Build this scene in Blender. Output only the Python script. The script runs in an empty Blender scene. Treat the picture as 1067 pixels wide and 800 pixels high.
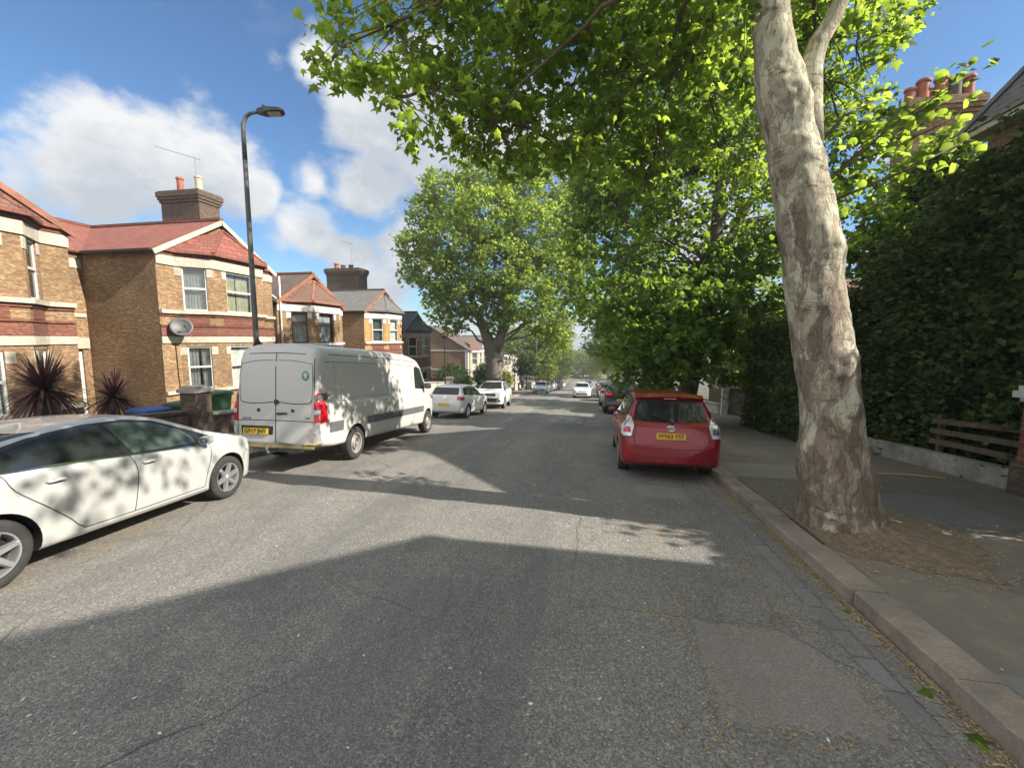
import bpy, bmesh, math, random
import numpy as np
from mathutils import Vector, Matrix, noise
from mathutils.bvhtree import BVHTree
rng = np.random.default_rng(7); random.seed(7)
R = math.radians
SC = bpy.context.scene; COL = SC.collection
# ------------------------------------------------------------------ camera model
F = 450.; CX = 533.5; CY = 400.; H = 2.05
PIT = math.atan(48/450.); YAW = math.atan(85/450.*math.cos(PIT))
FW = np.array((-math.sin(YAW)*math.cos(PIT), math.cos(YAW)*math.cos(PIT), -math.sin(PIT)))
RT = np.array((math.cos(YAW), math.sin(YAW), 0.))
UP = np.cross(RT, FW)
def ray(px, py): return FW + (px-CX)/F*RT - (py-CY)/F*UP
def at(px, py, d): return np.array((0, 0, H)) + ray(px, py)*d        # point at a given depth
def atx(px, py, x): r = ray(px, py); return np.array((0, 0, H)) + r*(x/r[0])
def aty(px, py, y): r = ray(px, py); return np.array((0, 0, H)) + r*(y/r[1])
# ------------------------------------------------------------------ terrain profile (street runs downhill)
def _sm(a, b, t): t = np.clip((t-a)/(b-a), 0, 1); return t*t*(3-2*t)
_ys = np.arange(-60, 900, .25)
_sl = -.058 - .036*_sm(2, 14, _ys) + .08*_sm(110, 190, _ys)
_z = np.concatenate(([0], np.cumsum((_sl[1:]+_sl[:-1])*.125))); _z -= np.interp(0, _ys, _z)
def zr(y): return np.interp(y, _ys, _z)
def slope(y): return (zr(y+.5)-zr(y-.5))
KR, KL = 2.28, -7.25
def zroad(x, y):
    t = (np.clip(x, KL, KR)+2.5)/4.8
    return zr(y) - .05*t*t
SUN_EL, SUN_AZ = R(36), R(6)                     # light travels to -x and a little to +y
LD = np.array((-math.cos(SUN_AZ)*math.cos(SUN_EL), math.sin(SUN_AZ)*math.cos(SUN_EL), -math.sin(SUN_EL)))
# ------------------------------------------------------------------ object helpers
def tag(o, label=None, cat=None, group=None, kind=None):
    if label: o['label'] = label
    if cat: o['category'] = cat
    if group: o['group'] = group
    if kind: o['kind'] = kind
    return o
def empty(name, loc=(0, 0, 0), rot=(0, 0, 0)):
    o = bpy.data.objects.new(name, None); COL.objects.link(o); o.location = loc; o.rotation_euler = rot
    o.empty_display_size = .2
    return o
def thing(name, label, cat, loc=(0, 0, 0), rot=(0, 0, 0), group=None):
    return tag(empty(name, loc, rot), label, cat, group)
def copy_tree(o, parent=None):
    c = o.copy(); COL.objects.link(c)
    if parent: c.parent = parent
    for ch in list(o.children): copy_tree(ch, c)
    return c
class MB:
    def __init__(s): s.v = []; s.f = []; s.m = []
    def add(s, vs, fs, mi=0):
        n = len(s.v); s.v.extend([tuple(map(float, p)) for p in vs])
        for f in fs: s.f.append(tuple(n+i for i in f)); s.m.append(mi)
    def quad(s, a, b, c, d, mi=0): s.add((a, b, c, d), ((0, 1, 2, 3),), mi)
    def poly(s, pts, mi=0): s.add(pts, (tuple(range(len(pts))),), mi)
    def box(s, x0, x1, y0, y1, z0, z1, mi=0, T=None):
        vs = [(x0, y0, z0), (x1, y0, z0), (x1, y1, z0), (x0, y1, z0), (x0, y0, z1), (x1, y0, z1), (x1, y1, z1), (x0, y1, z1)]
        if T: vs = [T(*p) for p in vs]
        s.add(vs, ((3, 2, 1, 0), (4, 5, 6, 7), (0, 1, 5, 4), (1, 2, 6, 5), (2, 3, 7, 6), (3, 0, 4, 7)), mi)
    def bar(s, p, q, w, h=None, mi=0, upv=(0, 0, 1)):
        h = h or w; p = Vector(p); q = Vector(q); d = (q-p).normalized(); u = Vector(upv)
        if abs(d.dot(u)) > .98: u = Vector((1, 0, 0))
        a = d.cross(u).normalized()*w/2; b = a.cross(d).normalized()*h/2
        vs = [p-a-b, p+a-b, p+a+b, p-a+b, q-a-b, q+a-b, q+a+b, q-a+b]
        s.add(vs, ((3, 2, 1, 0), (4, 5, 6, 7), (0, 1, 5, 4), (1, 2, 6, 5), (2, 3, 7, 6), (3, 0, 4, 7)), mi)
    def prism(s, pts, z0, z1, mi=0, T=None):
        n = len(pts); f = T or (lambda a, b, c: (a, b, c))
        vs = [f(p[0], p[1], z0) for p in pts]+[f(p[0], p[1], z1) for p in pts]
        s.add(vs, [tuple(range(n-1, -1, -1)), tuple(range(n, 2*n))]+[(i, (i+1) % n, n+(i+1) % n, n+i) for i in range(n)], mi)
    def tube(s, pts, rad, seg=10, mi=0, nz=0., ns=1., caps=True, seed=0):
        pts = [Vector(p) for p in pts]; n = len(pts); base = len(s.v); u = None
        for i, p in enumerate(pts):
            d = (pts[min(i+1, n-1)]-pts[max(i-1, 0)]).normalized()
            if u is None:
                u = d.orthogonal().normalized()
            u = (u-d*u.dot(d)).normalized(); w = d.cross(u); r = rad[i] if hasattr(rad, '__len__') else rad
            for k in range(seg):
                a = 2*math.pi*k/seg; q = u*math.cos(a)+w*math.sin(a)
                rr = r
                if nz: rr = r*(1+nz*noise.noise((p+q*r)*ns+Vector((seed, 0, 0))))
                s.v.append(tuple(p+q*rr))
        for i in range(n-1):
            for k in range(seg):
                a = base+i*seg+k; b = base+i*seg+(k+1) % seg
                s.f.append((a, b, b+seg, a+seg)); s.m.append(mi)
        if caps:
            s.f.append(tuple(base+k for k in range(seg-1, -1, -1))); s.m.append(mi)
            s.f.append(tuple(base+(n-1)*seg+k for k in range(seg))); s.m.append(mi)
    def lathe(s, prof, seg=20, T=None, mi=0, cap=True):
        base = len(s.v); f = T or (lambda a, b, c: (a, b, c))
        for r, z in prof:
            for k in range(seg):
                a = 2*math.pi*k/seg; s.v.append(tuple(map(float, f(r*math.cos(a), r*math.sin(a), z))))
        for i in range(len(prof)-1):
            for k in range(seg):
                a = base+i*seg+k; b = base+i*seg+(k+1) % seg; s.f.append((a, b, b+seg, a+seg)); s.m.append(mi)
        if cap:
            s.f.append(tuple(base+k for k in range(seg-1, -1, -1))); s.m.append(mi)
            s.f.append(tuple(base+(len(prof)-1)*seg+k for k in range(seg))); s.m.append(mi)
    def build(s, name, mat, parent=None, smooth=False, uv=True, local=None, sharp=None):
        me = bpy.data.meshes.new(name)
        off = np.array(local if local is not None else (root_loc(parent) if parent else (0, 0, 0)))
        vv = (np.array(s.v)-off).tolist() if len(s.v) else []
        me.from_pydata(vv, [], s.f)
        mats = mat if isinstance(mat, (list, tuple)) else [mat]
        for m in mats: me.materials.append(m)
        if len(mats) > 1: me.polygons.foreach_set('material_index', s.m)
        if smooth or sharp:
            me.polygons.foreach_set('use_smooth', [True]*len(me.polygons))
            if sharp: me.set_sharp_from_angle(angle=R(sharp))
        if uv: box_uv(me, off)
        me.update()
        o = bpy.data.objects.new(name, me); COL.objects.link(o)
        if parent: o.parent = parent
        return o
def root_loc(o):
    while o.parent: o = o.parent
    return tuple(o.location) if o.get('_world', 1) else (0, 0, 0)
def box_uv(me, off):
    l = me.uv_layers.new(name='UVMap'); n = len(me.loops); uv = np.zeros((n, 2))
    V = np.array([v.co for v in me.vertices])+off if len(me.vertices) else np.zeros((0, 3))
    for p in me.polygons:
        N = p.normal; idx = list(p.vertices); P = V[idx]; h = math.hypot(N.x, N.y)
        if h < .12: u = P[:, 0]; w = P[:, 1]
        else:
            tx, ty = -N.y/h, N.x/h; u = P[:, 0]*tx+P[:, 1]*ty; w = P[:, 2]/max(h, .2)
        uv[p.loop_start:p.loop_start+p.loop_total, 0] = u; uv[p.loop_start:p.loop_start+p.loop_total, 1] = w
    l.data.foreach_set('uv', uv.ravel())
def np_mesh(name, V, Fc, mat, parent=None, k=3, smooth=False, local=None):
    me = bpy.data.meshes.new(name); V = np.asarray(V, dtype=np.float32)
    off = np.array(local if local is not None else (root_loc(parent) if parent else (0, 0, 0)), dtype=np.float32)
    V = V-off; n = len(V); m = len(Fc)
    me.vertices.add(n); me.vertices.foreach_set('co', V.ravel())
    me.loops.add(m*k); me.loops.foreach_set('vertex_index', np.asarray(Fc, dtype=np.int32).ravel())
    me.polygons.add(m); me.polygons.foreach_set('loop_start', np.arange(m, dtype=np.int32)*k)
    me.materials.append(mat); me.update(calc_edges=True); me.validate()
    o = bpy.data.objects.new(name, me); COL.objects.link(o)
    if parent: o.parent = parent
    return o
# ------------------------------------------------------------------ materials
MATS = {}
class NT:
    def __init__(s, name):
        s.m = bpy.data.materials.new(name); s.m.use_nodes = True; s.t = s.m.node_tree; s.t.nodes.clear()
        s.out = s.t.nodes.new('ShaderNodeOutputMaterial'); s.x = 0
    def n(s, typ, **kw):
        o = s.t.nodes.new(typ)
        for k, v in kw.items():
            if k.startswith('_'): setattr(o, k[1:], v)
            else:
                inp = o.inputs[k.replace('__', ' ')] if not k.startswith('i') or not k[1:].isdigit() else o.inputs[int(k[1:])]
                if hasattr(v, 'node') or isinstance(v, bpy.types.NodeSocket): s.t.links.new(v, inp)
                else: inp.default_value = v
        return o
    def coord(s, which='Object'): return s.t.nodes.new('ShaderNodeTexCoord').outputs[which]
    def geo(s): return s.t.nodes.new('ShaderNodeNewGeometry').outputs['Position']
    def map(s, vec, scale=(1, 1, 1), loc=(0, 0, 0), rot=(0, 0, 0)):
        return s.n('ShaderNodeMapping', Vector=vec, Scale=scale, Location=loc, Rotation=rot).outputs[0]
    def noise(s, vec, scale, detail=4, rough=.55, dist=0):
        return s.n('ShaderNodeTexNoise', Vector=vec, Scale=scale, Detail=detail, Roughness=rough, Distortion=dist).outputs['Fac']
    def ramp(s, fac, stops, interp='LINEAR'):
        r = s.n('ShaderNodeValToRGB', Fac=fac); e = r.color_ramp; e.interpolation = interp
        while len(e.elements) < len(stops): e.elements.new(.5)
        for el, (p, c) in zip(e.elements, stops):
            el.position = p; el.color = (*c, 1) if hasattr(c, '__len__') else (c, c, c, 1)
        return r.outputs['Color']
    def mix(s, fac, a, b, mode='MIX'):
        o = s.t.nodes.new('ShaderNodeMix'); o.data_type = 'RGBA'; o.blend_type = mode
        for sock, v in ((o.inputs[0], fac), (o.inputs[6], a), (o.inputs[7], b)):
            if isinstance(v, bpy.types.NodeSocket): s.t.links.new(v, sock)
            else: sock.default_value = (*v, 1) if hasattr(v, '__len__') and len(v) == 3 else v
        return o.outputs[2]
    def math(s, op, a, b=0., c=0., clamp=False):
        o = s.t.nodes.new('ShaderNodeMath'); o.operation = op; o.use_clamp = clamp
        for i, v in enumerate((a, b, c)):
            if isinstance(v, bpy.types.NodeSocket): s.t.links.new(v, o.inputs[i])
            else: o.inputs[i].default_value = v
        return o.outputs[0]
    def bump(s, h, strength=.3, dist=.01):
        return s.n('ShaderNodeBump', Height=h, Strength=strength, Distance=dist).outputs[0]
    def bsdf(s, col, rough=.6, **kw):
        b = s.t.nodes.new('ShaderNodeBsdfPrincipled')
        def put(nm, v):
            if isinstance(v, bpy.types.NodeSocket): s.t.links.new(v, b.inputs[nm])
            else: b.inputs[nm].default_value = (*v, 1) if hasattr(v, '__len__') and len(v) == 3 and 'Color' in nm else v
        put('Base Color', col); put('Roughness', rough)
        for k, v in kw.items(): put(k.replace('_', ' '), v)
        return b
    def end(s, sh):
        s.t.links.new(sh.outputs[0] if hasattr(sh, 'outputs') else sh, s.out.inputs[0]); MATS[s.m.name] = s.m; return s.m
def plain(name, col, rough=.6, var=.12, scale=3., **kw):
    t = NT(name); p = t.geo() if kw.pop('world', False) else t.coord()
    n = t.noise(p, scale, 5, .6); a = tuple(c*(1-var*1.6) for c in col); b = tuple(min(1, c*(1+var*1.6)) for c in col)
    return t.end(t.bsdf(t.ramp(n, [(.25, a), (.75, b)]), rough, **kw))
def brick(name, c1, c2, mortar, dirt=.5, sx=.225, sy=.075):
    t = NT(name); uv = t.coord('UV')
    b = t.n('ShaderNodeTexBrick', Vector=uv, Color1=(*c1, 1), Color2=(*c2, 1), Mortar=(*mortar, 1), Scale=1., Mortar__Size=.006, Brick__Width=sx, Row__Height=sy, Bias=-.1)
    n1 = t.noise(uv, .55, 5, .6); n2 = t.noise(t.map(uv, (9, 22, 1)), 1., 3, .5)
    c = t.mix(t.ramp(n2, [(.38, 0.), (.62, .85)]), b.outputs['Color'], tuple(x*.5 for x in c2))
    n4 = t.noise(t.map(uv, (4.4, 13.2, 1)), 1., 2, .4); c = t.mix(t.ramp(n4, [(.50, 0.), (.60, .55)]), c, (c2[0]*.9, c2[1]*.62, c2[2]*.6)); c = t.mix(t.ramp(n4, [(.36, .25), (.44, 0.)]), c, tuple(min(1, x*1.35) for x in c1))
    c = t.mix(t.ramp(n1, [(.42, 0.), (.72, dirt)]), c, tuple(x*.35 for x in c2), 'MIX')
    bm = t.bump(t.math('SUBTRACT', 1., b.outputs['Fac']), .4, .008)
    return t.end(t.bsdf(c, .85, Normal=bm))
def tiles(name, c1, c2, dirt, sx=.26, sy=.22):
    t = NT(name); uv = t.coord('UV')
    b = t.n('ShaderNodeTexBrick', Vector=uv, Color1=(*c1, 1), Color2=(*c2, 1), Mortar=(*[x*.35 for x in c2], 1), Scale=1., Mortar__Size=.008, Brick__Width=sx, Row__Height=sy, Bias=0.)
    n1 = t.noise(uv, .9, 6, .65)
    c = t.mix(t.ramp(n1, [(.4, 0.), (.75, .7)]), b.outputs['Color'], dirt)
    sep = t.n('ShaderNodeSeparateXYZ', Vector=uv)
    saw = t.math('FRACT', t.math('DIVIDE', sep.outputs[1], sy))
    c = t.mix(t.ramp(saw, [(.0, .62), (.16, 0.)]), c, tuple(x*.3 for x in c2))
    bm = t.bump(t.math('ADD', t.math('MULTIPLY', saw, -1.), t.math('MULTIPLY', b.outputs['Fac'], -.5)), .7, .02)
    return t.end(t.bsdf(c, .75, Normal=bm))
def leafmat(name, dark, light, trans, tmix=.45, rough=.55, sc=.6):
    t = NT(name); p = t.geo()
    n = t.noise(p, sc, 3, .6); n2 = t.t.nodes.new('ShaderNodeNewGeometry').outputs['Random Per Island']
    f = t.math('ADD', t.math('MULTIPLY', n, .55), t.math('MULTIPLY', n2, .45))
    c = t.ramp(f, [(.28, dark), (.70, light)])
    b = t.bsdf(c, rough, Specular_IOR_Level=.25)
    tr = t.n('ShaderNodeBsdfTranslucent', Color=t.mix(.5, c, trans))
    t.t.links.new(t.mix(n2, tuple(x*.6 for x in trans), tuple(x*1.3 for x in trans)), tr.inputs[0])
    m = t.n('ShaderNodeMixShader', i0=tmix, i1=b.outputs[0], i2=tr.outputs[0])
    return t.end(m)
def paint(name, col, rough=.35, metallic=0., coat=.7):
    t = NT(name); p = t.coord(); n = t.noise(p, 6., 6, .7); n0 = t.noise(t.map(p, (1, 1, .6)), 1.6, 4, .6)
    c = t.mix(t.ramp(t.math('MULTIPLY', n, n0), [(.2, 0.), (.55, .24)]), col, tuple(x*.62+.03 for x in col))
    return t.end(t.bsdf(c, t.ramp(n, [(.3, rough-.06), (.7, rough+.12)]), Metallic=metallic, Coat_Weight=coat, Coat_Roughness=.06))
M = {}
# asphalt carriageway with patches, seams and a stone gutter
def asphalt():
    t = NT('asphalt'); p = t.geo(); s = t.n('ShaderNodeSeparateXYZ', Vector=p); X, Y = s.outputs[0], s.outputs[1]
    flat = t.n('ShaderNodeCombineXYZ', X=X, Y=Y, Z=0.).outputs[0]
    big = t.noise(flat, .35, 5, .6); med = t.noise(flat, 2.2, 5, .65)
    v = t.n('ShaderNodeTexVoronoi', Vector=flat, Scale=85.); v.feature = 'F1'
    g = t.noise(flat, 120., 3, .7)
    base = t.ramp(big, [(.3, (.19, .181, .166)), (.5, (.23, .218, .198)), (.72, (.27, .253, .226))])
    base = t.mix(t.ramp(med, [(.35, 0.), (.75, .55)]), base, (.135, .131, .125))
    # wheel-polished bands along the lane
    w = t.math('SINE', t.math('MULTIPLY', t.math('ADD', X, t.math('MULTIPLY', big, .5)), 3.3))
    tar = t.noise(t.map(flat, (1, .22, 1)), 1.1, 6, .68)
    base = t.mix(t.ramp(tar, [(.50, 0.), (.66, .55)]), base, (.10, .099, .098))
    base = t.mix(t.math('MULTIPLY', t.math('ADD', w, 1.), .13), base, (.31, .29, .26))
    spk = t.ramp(v.outputs['Color'], [(.0, .42), (.6, .92), (.88, 1.4), (.98, 2.1)])
    c = t.mix(1., base, spk, 'MULTIPLY')
    c = t.mix(t.ramp(g, [(.52, 0.), (.72, .5)]), c, (.06, .06, .06))
    fine = t.noise(flat, 300., 2, .6)
    c = t.mix(t.ramp(fine, [(.56, 0.), (.72, .32)]), c, (.40, .38, .35))
    wob = t.math('MULTIPLY', t.math('SUBTRACT', med, .5), .35)
    def rect(x0, x1, y0, y1, e=.02):
        a = t.math('ADD', X, wob); b = t.math('ADD', Y, wob)
        m = None
        for val, lo, hi in ((a, x0, x1), (b, y0, y1)):
            k = t.math('MULTIPLY', t.math('SUBTRACT', val, lo), 1/e, clamp=True); k2 = t.math('MULTIPLY', t.math('SUBTRACT', hi, val), 1/e, clamp=True)
            q = t.math('MULTIPLY', k, k2); m = q if m is None else t.math('MULTIPLY', m, q)
        return m
    for (x0, x1, y0, y1, col, f) in ((.78, 1.72, 2.5, 3.5, (.29, .245, .225), .85), (.75, 1.5, 6.9, 7.6, (.32, .30, .28), .6), (-4.2, -3.3, 9, 14, (.12, .12, .12), .7), (-1.9, -1.1, 1.5, 3.7, (.11, .11, .112), .6),
                                 (-.62, -.36, -2, 4.4, (.11, .11, .112), .6), (-3.1, -2.75, 3, 22, (.13, .128, .125), .55), (-6.9, -4.4, 22, 30, (.24, .20, .165), .5), (.9, 2.2, 11, 18, (.12, .12, .12), .6)):
        c = t.mix(t.math('MULTIPLY', rect(x0, x1, y0, y1), f), c, t.mix(.45, col, c))
    # brown tree dross caught in the rough ground by the gutters
    dn = t.noise(flat, 1.6, 6, .7); dn2 = t.noise(flat, 55., 3, .7)
    near = t.math('MULTIPLY', t.math('SUBTRACT', X, .35), 1.3, clamp=True)
    left = t.math('MULTIPLY', t.math('SUBTRACT', -4.4, X), 1.2, clamp=True)
    band = t.math('MAXIMUM', near, left)
    dm = t.math('MULTIPLY', t.math('MULTIPLY', t.ramp(dn, [(.50, 0.), (.62, 1.)]), t.ramp(dn2, [(.46, 0.), (.62, 1.)])), band)
    c = t.mix(t.math('MULTIPLY', dm, .7), c, (.29, .20, .105))
    oil = t.noise(flat, .85, 4, .55); c = t.mix(t.math('MULTIPLY', t.ramp(oil, [(.63, 0.), (.74, .6)]), 1.), c, (.085, .083, .08))
    # stone setts against the right kerb
    sb = t.n('ShaderNodeTexBrick', Vector=t.map(flat, rot=(0, 0, math.pi/2)), Color1=(.25, .25, .25, 1), Color2=(.17, .172, .18, 1), Mortar=(.11, .092, .072, 1), Scale=1., Mortar__Size=.012, Brick__Width=.33, Row__Height=.17)
    sm = t.math('MULTIPLY', t.math('SUBTRACT', t.math('ADD', X, t.math('MULTIPLY', wob, .8)), 1.84), 25., clamp=True)
    c = t.mix(t.math('MULTIPLY', sm, t.ramp(med, [(.3, 1.), (.65, .25)])), c, t.mix(t.ramp(g, [(.45, 0.), (.7, .5)]), sb.outputs['Color'], (.1, .1, .1)))
    # cracks
    ck = t.n('ShaderNodeTexVoronoi', Vector=t.mix(.12, flat, t.n('ShaderNodeTexNoise', Vector=flat, Scale=3.).outputs['Color']), Scale=.55); ck.feature = 'DISTANCE_TO_EDGE'
    c = t.mix(t.math('MULTIPLY', t.ramp(ck.outputs['Distance'], [(.0, 1.), (.008, 0.)]), t.ramp(big, [(.45, 0.), (.6, .7)])), c, (.02, .02, .02))
    hgt = t.math('ADD', t.math('MULTIPLY', v.outputs['Distance'], -.7), t.math('ADD', t.math('MULTIPLY', g, .8), t.math('MULTIPLY', med, .8)))
    return t.end(t.bsdf(c, t.ramp(g, [(.3, .62), (.7, .9)]), Normal=t.bump(hgt, .75, .012), Specular_IOR_Level=.4))
def pavement():
    t = NT('pavement_asphalt'); p = t.geo(); s = t.n('ShaderNodeSeparateXYZ', Vector=p)
    flat = t.n('ShaderNodeCombineXYZ', X=s.outputs[0], Y=s.outputs[1], Z=0.).outputs[0]
    big = t.noise(flat, .5, 6, .62); g = t.noise(flat, 130., 3, .7); m = t.noise(flat, 4., 5, .7)
    c = t.ramp(big, [(.32, (.16, .148, .132)), (.5, (.22, .19, .155)), (.68, (.27, .225, .17))])
    c = t.mix(t.ramp(g, [(.45, 0.), (.7, .5)]), c, (.10, .092, .082))
    c = t.mix(t.ramp(m, [(.5, 0.), (.7, .7)]), c, (.30, .235, .16))
    bb = t.n('ShaderNodeTexBrick', Vector=t.map(flat, loc=(.3, .4, 0)), Color1=(1, 1, 1, 1), Color2=(.42, .43, .45, 1), Mortar=(.4, .4, .4, 1), Scale=1., Mortar__Size=.012, Brick__Width=2.7, Row__Height=3.1, Bias=.2)
    c = t.mix(.8, c, bb.outputs['Color'], 'MULTIPLY')
    st = t.noise(flat, .9, 7, .72); c = t.mix(t.ramp(st, [(.52, 0.), (.60, .55)]), c, (.115, .112, .108))
    X, Y = s.outputs[0], s.outputs[1]; wb = t.math('MULTIPLY', t.math('SUBTRACT', m, .5), .12)
    for x0, x1, y0, y1, col, f in ((3.7, 5.3, 6.1, 7.5, (.12, .122, .125), .75), (2.5, 4.9, 8.2, 9.5, (.26, .235, .2), .6), (2.5, 3.7, .8, 3.1, (.19, .19, .185), .6), (4.2, 6.8, 9.9, 13, (.13, .13, .13), .6)):
        mk = None
        for val, lo, hi in ((t.math('ADD', X, wb), x0, x1), (t.math('ADD', Y, wb), y0, y1)):
            q = t.math('MULTIPLY', t.math('MULTIPLY', t.math('SUBTRACT', val, lo), 50., clamp=True), t.math('MULTIPLY', t.math('SUBTRACT', hi, val), 50., clamp=True)); mk = q if mk is None else t.math('MULTIPLY', mk, q)
        c = t.mix(t.math('MULTIPLY', mk, f), c, col)
    f2 = t.noise(flat, 260., 2, .6); c = t.mix(t.ramp(f2, [(.62, 0.), (.75, .6)]), c, (.40, .33, .24))
    return t.end(t.bsdf(c, .85, Normal=t.bump(g, .4, .008)))
def stone(name, col, sc=40., var=.35):
    t = NT(name); p = t.geo(); n = t.noise(p, 1.7, 6, .7); g = t.noise(p, sc, 4, .75); v = t.n('ShaderNodeTexVoronoi', Vector=p, Scale=220.)
    c = t.ramp(n, [(.3, tuple(x*(1-var) for x in col)), (.7, tuple(x*(1+var*.6) for x in col))])
    c = t.mix(t.ramp(g, [(.4, 0.), (.72, .55)]), c, tuple(x*.4 for x in col))
    c = t.mix(t.ramp(v.outputs['Color'], [(.86, 0.), (.9, .35)]), c, tuple(min(1, x*2) for x in col))
    return t.end(t.bsdf(c, .8, Normal=t.bump(t.math('ADD', g, n), .45, .012)))
def bark_plane():
    t = NT('plane_bark'); p = t.geo(); q = t.map(p, (1, 1, .42))
    s = t.n('ShaderNodeSeparateXYZ', Vector=p)
    warp = t.n('ShaderNodeTexNoise', Vector=q, Scale=3.2, Detail=4).outputs['Color']
    qq = t.mix(.22, q, warp)
    n = t.noise(qq, 3.6, 9, .66, .9); n2 = t.noise(qq, 7.5, 7, .72, .3); f = t.noise(t.map(p, (1, 1, .25)), 38., 4, .7)
    low = t.math('MULTIPLY', t.math('SUBTRACT', 2.4, s.outputs[2]), .05)       # old bark clings on the lower trunk
    k = t.math('ADD', n, low)
    vo = t.n('ShaderNodeTexVoronoi', Vector=t.mix(.10, t.map(p, (1, 1, .38)), t.n('ShaderNodeTexNoise', Vector=q, Scale=11., Detail=5).outputs['Color']), Scale=9.)
    ve = t.n('ShaderNodeTexVoronoi', Vector=t.mix(.10, t.map(p, (1, 1, .38)), t.n('ShaderNodeTexNoise', Vector=q, Scale=11., Detail=5).outputs['Color']), Scale=9.); ve.feature = 'DISTANCE_TO_EDGE'
    cell = t.n('ShaderNodeSeparateColor', Color=vo.outputs['Color']).outputs[0]
    k = t.math('ADD', t.math('MULTIPLY', k, .82), t.math('MULTIPLY', cell, .19)); k = t.math('SUBTRACT', k, .038)
    c = t.ramp(k, [(.38, (.50, .475, .36)), (.46, (.44, .41, .31)), (.50, (.33, .295, .225)), (.53, (.275, .215, .165)), (.68, (.21, .155, .12))], 'LINEAR')
    c2 = t.ramp(n2, [(.40, (1, 1, 1)), (.48, (.92, .88, .82)), (.52, (.66, .58, .50)), (.62, (.45, .38, .31))])
    c = t.mix(.6, c, c2, 'MULTIPLY')
    c = t.mix(t.ramp(ve.outputs['Distance'], [(0., .28), (.03, 0.)]), c, (.10, .08, .06))
    c = t.mix(t.ramp(f, [(.56, 0.), (.70, .45)]), c, (.085, .066, .05))
    wr = t.noise(t.map(p, (1.3, 1.3, 8.5)), 1.6, 6, .7, .8); wz = t.noise(p, 1.15, 3, .5)
    c = t.mix(t.math('MULTIPLY', t.ramp(wr, [(.54, 0.), (.60, .75)]), t.ramp(wz, [(.46, 0.), (.56, 1.)])), c, (.13, .105, .082))
    hgt = t.math('ADD', t.ramp(k, [(.47, 0.), (.57, 1.)]), t.math('ADD', t.math('MULTIPLY', f, .6), t.math('MULTIPLY', t.ramp(n2, [(.48, 0.), (.54, 1.)]), .6)))
    return t.end(t.bsdf(c, .85, Normal=t.bump(hgt, .85, .025)))
def bark(name, col):
    t = NT(name); p = t.geo(); n = t.noise(t.map(p, (1, 1, .3)), 6., 7, .7); m = t.noise(p, 1.3, 4)
    c = t.mix(m, t.ramp(n, [(.35, tuple(x*.35 for x in col)), (.65, col)]), tuple(x*.7 for x in col))
    return t.end(t.bsdf(c, .9, Normal=t.bump(n, .8, .03)))
def glass(name, col=(.012, .014, .015), rough=.03):
    t = NT(name); n = t.noise(t.coord(), 2.5, 4, .6)
    return t.end(t.bsdf(t.ramp(n, [(.3, col), (.75, tuple(x*2.2 for x in col))]), rough, Specular_IOR_Level=.42))
def pane(name):
    t = NT(name); fr = t.n('ShaderNodeLayerWeight', Blend=.35).outputs['Fresnel']
    gl = t.n('ShaderNodeBsdfGlossy', Roughness=.03, Color=(.9, .93, .95, 1)); tr = t.n('ShaderNodeBsdfTransparent', Color=(.80, .85, .85, 1))
    return t.end(t.n('ShaderNodeMixShader', i0=t.math('ADD', t.math('MULTIPLY', fr, .7), .07, clamp=True), i1=tr.outputs[0], i2=gl.outputs[0]))
M['asphalt'] = asphalt(); M['pavement'] = pavement(); M['kerb'] = stone('granite', (.30, .25, .20), 40, .45); M['coping'] = stone('coping_stone', (.36, .34, .31), 25)
M['render_wall'] = stone('weathered_render', (.33, .31, .27), 9, .6)
M['plane_bark'] = bark_plane(); M['bark'] = bark('bark', (.12, .095, .07)); M['bark_grey'] = bark('grey_bark', (.2, .175, .145)); M['twig'] = plain('twig', (.12, .09, .062), .9)
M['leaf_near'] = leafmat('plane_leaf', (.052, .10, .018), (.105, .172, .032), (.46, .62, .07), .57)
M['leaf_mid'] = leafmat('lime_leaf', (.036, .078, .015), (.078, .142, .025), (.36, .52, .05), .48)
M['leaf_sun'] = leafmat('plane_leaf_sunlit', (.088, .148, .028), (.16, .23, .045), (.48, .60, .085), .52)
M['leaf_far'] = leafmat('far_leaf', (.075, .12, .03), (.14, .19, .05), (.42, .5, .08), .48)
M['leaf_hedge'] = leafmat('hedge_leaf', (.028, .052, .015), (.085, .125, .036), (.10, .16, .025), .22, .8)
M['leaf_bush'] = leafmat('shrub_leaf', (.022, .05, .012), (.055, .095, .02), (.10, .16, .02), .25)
M['leaf_yellow'] = leafmat('golden_leaf', (.16, .20, .02), (.26, .30, .03), (.4, .45, .04), .4)
M['cordyline'] = leafmat('cordyline_leaf', (.055, .022, .026), (.13, .06, .058), (.12, .045, .045), .2, .4, 6.)
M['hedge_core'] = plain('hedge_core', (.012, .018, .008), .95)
M['soil'] = plain('soil', (.17, .125, .085), .95, .3, 14., world=True); M['ground'] = plain('garden_ground', (.085, .075, .05), .95, .3, 1.2, world=True)
M['litter'] = plain('dry_litter', (.33, .23, .12), .9, .3, 20., world=True); M['pale_litter'] = plain('pale_litter', (.6, .58, .52), .8)
M['brick_stock'] = brick('stock_brick', (.42, .28, .135), (.25, .155, .08), (.30, .24, .17), .6)
M['brick_yellow'] = brick('yellow_brick', (.52, .34, .13), (.38, .235, .085), (.36, .28, .18), .25)
M['brick_brown'] = brick('brown_brick', (.33, .225, .125), (.21, .14, .08), (.26, .215, .155), .4)
M['brick_red'] = brick('red_brick', (.27, .10, .062), (.19, .07, .046), (.22, .155, .12), .45)
M['brick_soot'] = brick('sooty_brick', (.16, .115, .075), (.10, .07, .05), (.10, .085, .07), .6)
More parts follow.
